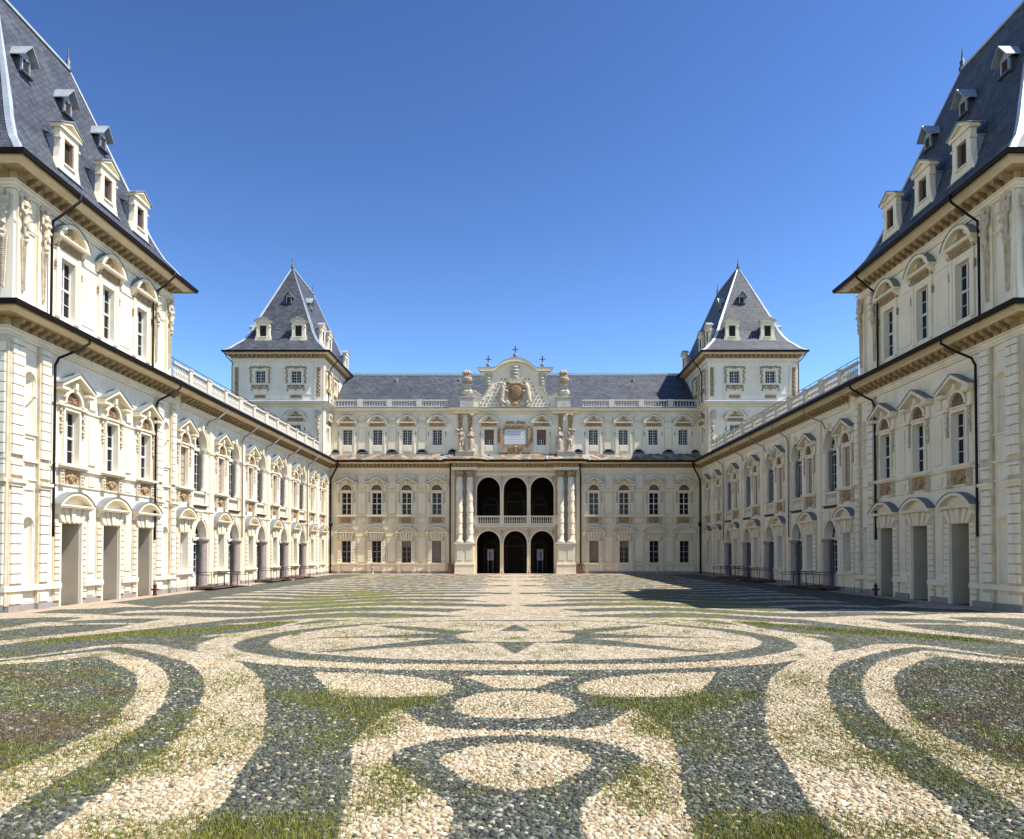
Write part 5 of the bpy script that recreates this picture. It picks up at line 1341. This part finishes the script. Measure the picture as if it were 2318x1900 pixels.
PAT = [
 (1, A([(-300,418),(0,388),(390,342),(480,350),(600,380),(665,430),(680,470),(670,520),(640,570),(560,650),(400,760),(200,880),(0,1005),(-300,1180)])),
 (0, A([(-300,430),(0,398),(200,385),(370,362),(450,385),(540,430),(552,470),(540,520),(510,560),(430,640),(230,740),(0,830),(-300,980)])),
 (1, A([(-300,392),(0,372),(200,350),(420,318),(600,313),(700,330),(820,350),(900,368),(960,390),(1030,440),(1056,480),(1066,560),(1062,640),(1058,680),(1000,770),(950,850),(900,930),(850,995),(780,1060),(700,1180),(120,1180),(300,1000),(400,920),(560,800),(700,700),(770,620),(800,560),(822,490),(815,450),(790,415),(740,385),(600,345),(480,325),(400,330),(200,355),(0,380),(-300,400)])),
 (1, A([(2058,206),(1700,209),(1400,219),(1150,242),(1000,262),(880,287),(810,308),(790,325),(800,345),(850,362),(960,383),(1100,398),(1400,412),(1700,418),(2058,419)])),
 (0, A([(2058,217),(1800,220),(1500,231),(1250,250),(1080,273),(980,296),(935,318),(960,338),(1050,357),(1200,376),(1500,392),(2058,397)])),
 (1, B([(2071,672),(1500,660),(1000,645),(700,625),(450,605),(260,575),(175,540),(200,505),(300,475),(560,430),(800,405),(1000,385),(1300,370),(1600,362),(2071,362)])),
 (0, B([(1000,396),(1300,405),(1560,430),(1750,440),(1700,455),(1620,490),(1560,470),(1450,450),(1200,425)])),
 (0, B([(380,487),(700,485),(1100,470),(1400,458),(1590,465),(1620,490),(1540,497),(1300,491),(1000,490),(700,491)])),
 (0, B([(530,600),(750,578),(1000,548),(1300,513),(1550,493),(1650,493),(1900,518),(2071,518),(2071,540),(1910,528),(1600,537),(1200,562),(900,583),(650,600)])),
 (0, B([(1905,520),(2071,618),(2071,520)])),
 (1, B([(1615,475),(1680,455),(1850,445),(2071,440),(2071,522),(1850,520),(1680,505)])),
 (0, B([(1945,440),(2071,387),(2071,440)])),
 (1, B([(-300,470),(100,432),(500,347),(1000,335),(1500,330),(2071,328),(2071,340),(1500,342),(1000,348),(520,358),(120,446),(-300,485)])),
 (1, A([(1830,446),(1950,441),(2058,440),(2058,492),(1990,492),(1930,472),(1880,455)])),
 (1, A([(1260,430),(1330,428),(1500,432),(1700,452),(1790,470),(1808,490),(1790,508),(1740,520),(1600,527),(1380,522),(1330,512),(1300,480)])),
 (1, A([(2058,500),(1930,508),(1850,530),(1815,560),(1830,582),(1900,602),(1980,610),(2058,612)])),
 (1, A([(1425,690),(1500,620),(1560,585),(1590,570),(1640,600),(1720,640),(1850,655),(2058,658),(2058,1180),(1345,1180),(1365,1060),(1385,950),(1405,850),(1415,770)])),
 (0, A([(2058,676),(1900,682),(1750,698),(1620,730),(1560,770),(1570,800),(1610,835),(1700,880),(1770,930),(1805,990),(1808,1050),(1795,1180),(2058,1180)])),
 (1, A([(2058,706),(1950,712),(1850,730),(1780,755),(1758,775),(1775,800),(1830,835),(1900,865),(1980,885),(2058,895)])),
 (1, Cc([(-400,345),(0,320),(300,270),(540,272),(560,290),(300,302),(0,337),(-400,365)])),
 (1, Cc([(-400,450),(0,412),(300,380),(650,342),(900,312),(1300,243),(1810,235),(1600,268),(1200,315),(800,355),(300,405),(0,445),(-400,480)])),
 (1, Cc([(-300,240),(0,222),(250,198),(700,205),(1050,228),(900,243),(500,228),(0,243),(-300,260)])),
 (1, Cc([(450,165),(700,140),(900,122),(1200,150),(1400,152),(1000,150),(700,165)])),
]
PATG = [(c, gnd(densify(p))) for c, p in PAT]
GR = [(.95, A([(1080,515),(1300,500),(1560,525),(1720,520),(1740,545),(1640,580),(1560,600),(1640,640),(1560,665),(1440,675),(1400,610),(1250,560),(1080,545)])),
 (.75, A([(1420,800),(1560,810),(1640,880),(1620,980),(1560,1010),(1430,985)])),
 (1.0, A([(820,1000),(1000,985),(1360,1000),(1340,1180),(700,1180)])),
 (.66, A([(-300,470),(0,405),(350,395),(540,450),(540,520),(430,640),(230,720),(0,800),(-300,960)])),
 (.62, A([(820,518),(1060,518),(1060,548),(820,550)])),
 (.56, A([(0,780),(230,740),(600,620),(760,560),(1060,560),(1060,700),(900,790),(700,820),(450,900),(250,960),(0,980)])),
 (.55, A([(1100,540),(1330,540),(1430,690),(1400,860),(1330,900),(1240,700)])),
 (.52, A([(250,1020),(600,985),(860,1010),(800,1180),(150,1180)])),
 (.85, Cc([(350,412),(1000,345),(1700,310),(2118,262),(2300,250),(2300,270),(2118,290),(1500,352),(900,388),(350,425)])),
 (.5, A([(660,400),(1040,440),(1060,520),(820,520),(640,500)]))]
GRG = [(c, gnd([(a, max(b, 1300)) for a, b in p])) for c, p in GR]
def inside(P, X, Y):
    r = np.zeros(X.shape, bool); m = (X >= P[:, 0].min()) & (X <= P[:, 0].max()) & (Y >= P[:, 1].min()) & (Y <= P[:, 1].max())
    if not m.any(): return r
    x = X[m]; y = Y[m]; c = np.zeros(x.shape, bool); n = len(P)
    for i in range(n):
        x0, y0 = P[i]; x1, y1 = P[(i+1) % n]
        if y0 == y1: continue
        k = ((y0 > y) != (y1 > y)) & (x < (x1-x0)*(y-y0)/(y1-y0)+x0); c ^= k
    r[m] = c; return r
_h = rng.random((256, 256)).astype(np.float32)
def vnoise(x, y):
    xi = np.floor(x).astype(int); yi = np.floor(y).astype(int); fx = x-xi; fy = y-yi; fx = fx*fx*(3-2*fx); fy = fy*fy*(3-2*fy)
    g = lambda a, b: _h[a & 255, b & 255]
    return (g(xi, yi)*(1-fx)+g(xi+1, yi)*fx)*(1-fy)+(g(xi, yi+1)*(1-fx)+g(xi+1, yi+1)*fx)*fy
def fbm(x, y, o=4):
    s = 0; a = .5; t = 0
    for i in range(o): s = s+a*vnoise(x*2**i+17*i, y*2**i+5*i); t += a; a *= .5
    return s/t
def pattern(X, Y):
    Xn = -np.abs(X)
    wx = Xn+(fbm(X*1.7+3, Y*1.7)-.5)*.06; wy = Y+(fbm(X*1.3, Y*1.3+9)-.5)*.06
    far = np.clip((Y-25.3)/1.0, 0, 1)
    ax = np.abs(X)
    ph = Y/3.1+.55*np.cos(ax*.30+Y*.05)+.35*np.sin(ax*.75)*np.exp(-((ax-13)/7)**2)+.12*ax*np.clip((Y-42)/30, 0, 1)
    st = ((ph % 1) < .40+.10*np.cos(ax*.35)).astype(float)
    core = (ax < (1.5+1.3*np.cos((Y-30)*2*np.pi/9.2))).astype(float); st = np.maximum(st, core)
    c = np.where((far > 0) & (ax < 16.5), st, 0.0)
    for v, P in PATG: m = inside(P, wx, wy); c[m] = v
    return c
def grassmask(X, Y):
    Xn = -np.abs(X); n = fbm(Xn*.9+40, Y*.9); n2 = fbm(Xn*4.5, Y*4.5+7, 4)
    g = np.zeros(X.shape)
    wx = Xn+(fbm(Xn*2, Y*2)-.5)*.7; wy = Y+(fbm(Xn*2+9, Y*2+4)-.5)*.7
    for v, P in GRG: m = inside(P, wx, wy); g[m] = np.maximum(g[m], v)
    far = np.clip((Y-20)/12, 0, 1); ax = np.abs(X)
    band = np.exp(-((ax-(6+(Y-25)*.14))/5.5)**2)
    ff = np.clip((fbm(Xn*.16+3, Y*.20+2)-.36)*3.2, 0, 1)
    ff = ff*np.clip(fbm(Xn*.9+5, Y*.45+8, 4)*3.0-.62, .3, 1)
    g = np.maximum(g, far*(.28+.72*band)*ff*.95)
    g = np.maximum(g, .27*(Y < 30))
    return np.clip((n2*.7+n*.3)*2.3-1.50+g*1.25, 0, 1)
# --- base sheet: one ground mesh, fine inside the court, plain beyond
def ground():
    ys = [4.0]; y = 4.0
    while y < 81.9:
        y += max(.035, y*y/4182*.9); ys.append(y)
    ys = np.array(ys); ys[-1] = 82.5
    xs = np.linspace(-21.4, 21.4, 620)
    XX, YY = np.meshgrid(xs, ys); ny, nx = XX.shape
    V = np.zeros((ny*nx, 3), np.float32); V[:, 0] = XX.ravel(); V[:, 1] = YY.ravel()
    idx = np.arange(ny*nx).reshape(ny, nx)
    q = np.stack([idx[:-1, :-1], idx[:-1, 1:], idx[1:, 1:], idx[1:, :-1]], -1).reshape(-1, 4)
    pat = pattern(V[:, 0], V[:, 1]); gm = grassmask(V[:, 0].astype(float), V[:, 1].astype(float))
    base = len(V)
    o = np.array([(-600, -200, -.01), (600, -200, -.01), (600, 1500, -.01), (-600, 1500, -.01)], np.float32)
    me = bpy.data.meshes.new('courtyard_paving'); nv = len(V)+4; nf = len(q)+1
    me.vertices.add(nv); me.vertices.foreach_set('co', np.concatenate([V, o]).ravel())
    F_ = np.concatenate([q, [[base, base+1, base+2, base+3]]]).astype(np.int32)
    me.loops.add(nf*4); me.loops.foreach_set('vertex_index', F_.ravel()); me.polygons.add(nf)
    me.polygons.foreach_set('loop_start', np.arange(0, nf*4, 4, dtype=np.int32)); me.polygons.foreach_set('loop_total', np.full(nf, 4, np.int32))
    me.update()
    ca = me.color_attributes.new('Col', 'FLOAT_COLOR', 'POINT'); arr = np.zeros((nv, 4), np.float32); arr[:base, 0] = pat; arr[:base, 1] = gm; arr[:, 3] = 1
    arr[:base, 2] = fbm(V[:, 0]*.35+70, V[:, 1]*.35)
    ca.data.foreach_set('color', arr.ravel())
    m = bpy.data.materials.new('cobbled court'); m.use_nodes = True; t = m.node_tree; N = t.nodes; L = t.links
    b = N['Principled BSDF']; b.inputs['Roughness'].default_value = .8; b.inputs['Specular IOR Level'].default_value = .3
    a = N.new('ShaderNodeAttribute'); a.attribute_name = 'Col'; s = N.new('ShaderNodeSeparateColor'); L.new(a.outputs['Color'], s.inputs[0])
    g = N.new('ShaderNodeNewGeometry')
    vo = N.new('ShaderNodeTexVoronoi'); vo.inputs['Scale'].default_value = 13; L.new(g.outputs['Position'], vo.inputs['Vector'])
    ve = N.new('ShaderNodeTexVoronoi'); ve.feature = 'DISTANCE_TO_EDGE'; ve.inputs['Scale'].default_value = 13; L.new(g.outputs['Position'], ve.inputs['Vector'])
    def ramp_(src, els):
        r = N.new('ShaderNodeValToRGB'); cr = r.color_ramp
        while len(cr.elements) > 1: cr.elements.remove(cr.elements[-1])
        cr.elements[0].position = els[0][0]; cr.elements[0].color = (*els[0][1], 1)
        for p, c in els[1:]: e = cr.elements.new(p); e.color = (*c, 1)
        L.new(src, r.inputs[0]); return r.outputs[0]
    sc_ = N.new('ShaderNodeSeparateColor'); L.new(vo.outputs['Color'], sc_.inputs[0])
    cream = ramp_(sc_.outputs[0], [(0, (.24, .18, .12)), (.3, (.42, .34, .23)), (.65, (.52, .43, .30)), (1, (.64, .57, .43))])
    dark = ramp_(sc_.outputs[1], [(0, (.04, .045, .038)), (.5, (.078, .086, .068)), (.85, (.14, .145, .115)), (1, (.27, .25, .20))])
    def mix(f, A_, B_, bt='MIX'):
        mx = N.new('ShaderNodeMix'); mx.data_type = 'RGBA'; mx.blend_type = bt
        if isinstance(f, float): mx.inputs[0].default_value = f
        else: L.new(f, mx.inputs[0])
        for i, v_ in ((6, A_), (7, B_)):
            if isinstance(v_, tuple): mx.inputs[i].default_value = (*v_, 1)
            else: L.new(v_, mx.inputs[i])
        return mx.outputs[2]
    st = mix(s.outputs[0], dark, cream)
    gap = ramp_(ve.outputs['Distance'], [(.02, (.28, .26, .22)), (.1, (1, 1, 1))])
    st = mix(.75, st, gap, 'MULTIPLY')
    ng = N.new('ShaderNodeTexNoise'); ng.inputs['Scale'].default_value = 9; ng.inputs['Detail'].default_value = 8; L.new(g.outputs['Position'], ng.inputs['Vector'])
    grs = ramp_(ng.outputs[0], [(.3, (.04, .052, .008)), (.45, (.095, .115, .014)), (.6, (.18, .175, .028)), (.75, (.27, .225, .055))])
    nb = N.new('ShaderNodeTexNoise'); nb.inputs['Scale'].default_value = 55; nb.inputs['Detail'].default_value = 4; L.new(g.outputs['Position'], nb.inputs['Vector'])
    mm = N.new('ShaderNodeMath'); mm.operation = 'ADD'; L.new(nb.outputs[0], mm.inputs[0]); L.new(s.outputs[1], mm.inputs[1])
    mr = N.new('ShaderNodeMapRange'); mr.inputs['From Min'].default_value = .72; mr.inputs['From Max'].default_value = 1.0; L.new(mm.outputs[0], mr.inputs[0])
    mq = N.new('ShaderNodeMath'); mq.operation = 'MULTIPLY'; mq.inputs[1].default_value = .74; L.new(mr.outputs[0], mq.inputs[0])
    out = mix(mq.outputs[0], st, grs)
    L.new(out, b.inputs['Base Color'])
    bp = N.new('ShaderNodeBump'); bp.inputs['Strength'].default_value = .9; bp.inputs['Distance'].default_value = .025
    mr2 = N.new('ShaderNodeMapRange'); mr2.inputs['From Max'].default_value = .35; L.new(ve.outputs['Distance'], mr2.inputs[0])
    L.new(mr2.outputs[0], bp.inputs['Height']); L.new(bp.outputs[0], b.inputs['Normal'])
    me.materials.append(m)
    ob = bpy.data.objects.new('courtyard_paving', me); COL.objects.link(ob); ob['kind'] = 'structure'; ob['label'] = 'cobbled court paved in pale and dark bands'
ground()
# --- real cobbles near the camera
def cobbles():
    sp = .056; Ymax = 17.0
    ys = np.arange(5.6, Ymax, sp*.86); pts = []
    for j, y in enumerate(ys):
        hw = .74*y+.4; x = np.arange(-hw, hw, sp)+(sp/2 if j % 2 else 0); pts.append(np.stack([x, np.full(x.shape, y)], 1))
    P = np.concatenate(pts); P += rng.normal(0, sp*.27, P.shape); n = len(P)
    pat = pattern(P[:, 0], P[:, 1]); gm = grassmask(P[:, 0]+rng.normal(0, .12, n), P[:, 1]+rng.normal(0, .15, n))
    keep = rng.random(n) > gm*.6; P = P[keep]; pat = pat[keep]; gm = gm[keep]; n = len(P)
    K = 7; ang = np.arange(K)*2*np.pi/K
    prof = [(1.0, -.30), (.93, .35), (.55, .85)]
    ra = sp*.60*rng.uniform(.72, 1.35, n); rb = ra*rng.uniform(.55, .85, n); th = rng.uniform(0, np.pi, n); hh = sp*.27*rng.uniform(.5, 1.3, n)
    tilt = rng.normal(0, .12, (n, 2))
    V = np.zeros((n, len(prof)*K+1, 3), np.float32)
    for j, (r, z) in enumerate(prof):
        lx = ra[:, None]*r*np.cos(ang)[None]*(1+rng.normal(0, .05, (n, K))); ly = rb[:, None]*r*np.sin(ang)[None]*(1+rng.normal(0, .05, (n, K)))
        wx = lx*np.cos(th)[:, None]-ly*np.sin(th)[:, None]; wy = lx*np.sin(th)[:, None]+ly*np.cos(th)[:, None]
        V[:, j*K:(j+1)*K, 0] = P[:, 0][:, None]+wx; V[:, j*K:(j+1)*K, 1] = P[:, 1][:, None]+wy
        V[:, j*K:(j+1)*K, 2] = hh[:, None]*z+.003+wx*tilt[:, :1]+wy*tilt[:, 1:]
    V[:, -1, 0] = P[:, 0]; V[:, -1, 1] = P[:, 1]; V[:, -1, 2] = hh+.003
    m = len(prof)*K+1; base = (np.arange(n)*m)[:, None]
    quads = []
    for j in range(len(prof)-1):
        for k in range(K):
            k2 = (k+1) % K; quads.append([j*K+k, j*K+k2, (j+1)*K+k2, (j+1)*K+k])
    tris = [[(len(prof)-1)*K+k, (len(prof)-1)*K+(k+1) % K, m-1] for k in range(K)]
    Q = (base[:, :, None]+np.array(quads)[None]).reshape(-1, 4); T = (base[:, :, None]+np.array(tris)[None]).reshape(-1, 3)
    me = bpy.data.meshes.new('cobblestones'); me.vertices.add(n*m); me.vertices.foreach_set('co', V.ravel())
    nl = Q.size+T.size; me.loops.add(nl); me.loops.foreach_set('vertex_index', np.concatenate([Q.ravel(), T.ravel()]).astype(np.int32))
    nf = len(Q)+len(T); me.polygons.add(nf); ls = np.concatenate([np.arange(len(Q))*4, Q.size+np.arange(len(T))*3]).astype(np.int32); me.polygons.foreach_set('loop_start', ls)
    me.polygons.foreach_set('loop_total', np.concatenate([np.full(len(Q), 4), np.full(len(T), 3)]).astype(np.int32)); me.polygons.foreach_set('use_smooth', np.ones(nf, bool)); me.update()
    cr = np.array([(.42, .33, .20), (.50, .42, .28), (.34, .25, .15), (.57, .50, .37), (.38, .34, .24), (.28, .19, .11), (.46, .35, .21)])
    dk = np.array([(.070, .078, .062), (.10, .108, .086), (.040, .044, .040), (.17, .175, .142), (.062, .055, .050), (.30, .28, .22), (.085, .09, .062)])
    pc = cr[rng.choice(7, n, p=[.22, .2, .13, .13, .14, .06, .12])]; pdk = dk[rng.choice(7, n, p=[.22, .22, .2, .14, .09, .04, .09])]
    # stray stones of the other colour along worn bands
    sw = rng.random(n) < .03; pt = np.where(sw, 1-pat, pat)
    col = np.where(pt[:, None] > .5, pc, pdk)*rng.uniform(.78, 1.18, (n, 1))
    arr = np.ones((n, m, 4), np.float32); arr[:, :, :3] = col[:, None, :]
    ca = me.color_attributes.new('Col', 'FLOAT_COLOR', 'POINT'); ca.data.foreach_set('color', arr.ravel())
    me.materials.append(M['stones']); ob = bpy.data.objects.new('cobblestones', me); COL.objects.link(ob)
    setp(ob, kind='stuff', label='rounded pale and dark cobblestones set in curving bands', category='cobblestones')
cobbles()
# --- grass growing between the stones
def grass():
    N0 = 2400000
    y = 5.8+(26-5.8)*rng.random(N0)**1.0; x = (rng.random(N0)*2-1)*(.74*y+.3)
    dens = np.clip(11/y, .25, 1.6)
    gm = grassmask(x+rng.normal(0, .13, N0), y+rng.normal(0, .2, N0)); keep = rng.random(N0) < gm*(.25+.45*fbm(x*9, y*9, 2))*dens; x = x[keep]; y = y[keep]; gm = gm[keep]; n = len(x)
    if n > 420000: x, y, gm = x[:420000], y[:420000], gm[:420000]; n = 420000
    Xn = -np.abs(x); g3 = inside(GRG[2][1], Xn, y); tall = rng.random(n) < .03
    ht = rng.uniform(.014, .036, n)*(.7+.6*gm); ht = np.where(g3, ht*1.25, ht); ht = np.where(tall, rng.uniform(.06, .13, n), ht)
    wd = np.clip(.0034*(y/8), .0032, .010)*rng.uniform(.8, 1.4, n); an = rng.uniform(0, 2*np.pi, n); le = rng.normal(0, .45, n); le2 = rng.normal(0, .45, n)
    V = np.zeros((n, 3, 3), np.float32)
    V[:, 0] = np.stack([x-wd*np.cos(an), y-wd*np.sin(an), np.full(n, .004)], 1); V[:, 1] = np.stack([x+wd*np.cos(an), y+wd*np.sin(an), np.full(n, .004)], 1)
    V[:, 2] = np.stack([x+ht*le, y+ht*le2, ht+.012], 1)
    me = bpy.data.meshes.new('grass'); me.vertices.add(n*3); me.vertices.foreach_set('co', V.ravel()); me.loops.add(n*3); me.loops.foreach_set('vertex_index', np.arange(n*3, dtype=np.int32))
    me.polygons.add(n); me.polygons.foreach_set('loop_start', np.arange(0, n*3, 3, dtype=np.int32)); me.polygons.foreach_set('loop_total', np.full(n, 3, np.int32)); me.update()
    c = np.array([(.11, .14, .015), (.165, .18, .022), (.24, .225, .035), (.33, .27, .08), (.07, .10, .012)]); col = c[rng.choice(5, n, p=[.22, .26, .24, .16, .12])]*rng.uniform(.7, 1.25, (n, 1))
    br = inside(GRG[3][1], Xn, y) & (fbm(x*1.5, y*1.5) > .52); col[br] = np.array((.20, .125, .05))*rng.uniform(.7, 1.3, (br.sum(), 1))
    arr = np.ones((n, 3, 4), np.float32); arr[:, :, :3] = col[:, None]
    ca = me.color_attributes.new('Col', 'FLOAT_COLOR', 'POINT'); ca.data.foreach_set('color', arr.ravel()); me.materials.append(M['blades'])
    ob = bpy.data.objects.new('grass', me); COL.objects.link(ob); setp(ob, kind='stuff', label='short green and brown grass growing between the cobbles', category='grass')
grass()
# --- brick-red strip along the walls and stone kerb at the main front
def strip(name, x0, x1, y0, y1, m):
    mb = MB(); mb.box(x0, x1, -y1, -y0, -.02, .012); o = part(name, mb, m); o['kind'] = 'structure'
M['walk'] = mat('wall-side paving', (.34, .235, .17), .85, .3, 1.2, .3, 14, col2=(.42, .33, .25))
for s in (-1, 1):
    strip('pavement', min(s*19.95, s*21.09), max(s*19.95, s*21.09), 20, 81.98, 'walk')
strip('pavement', -19.93, 19.93, 79.7, 81.98, 'walk')
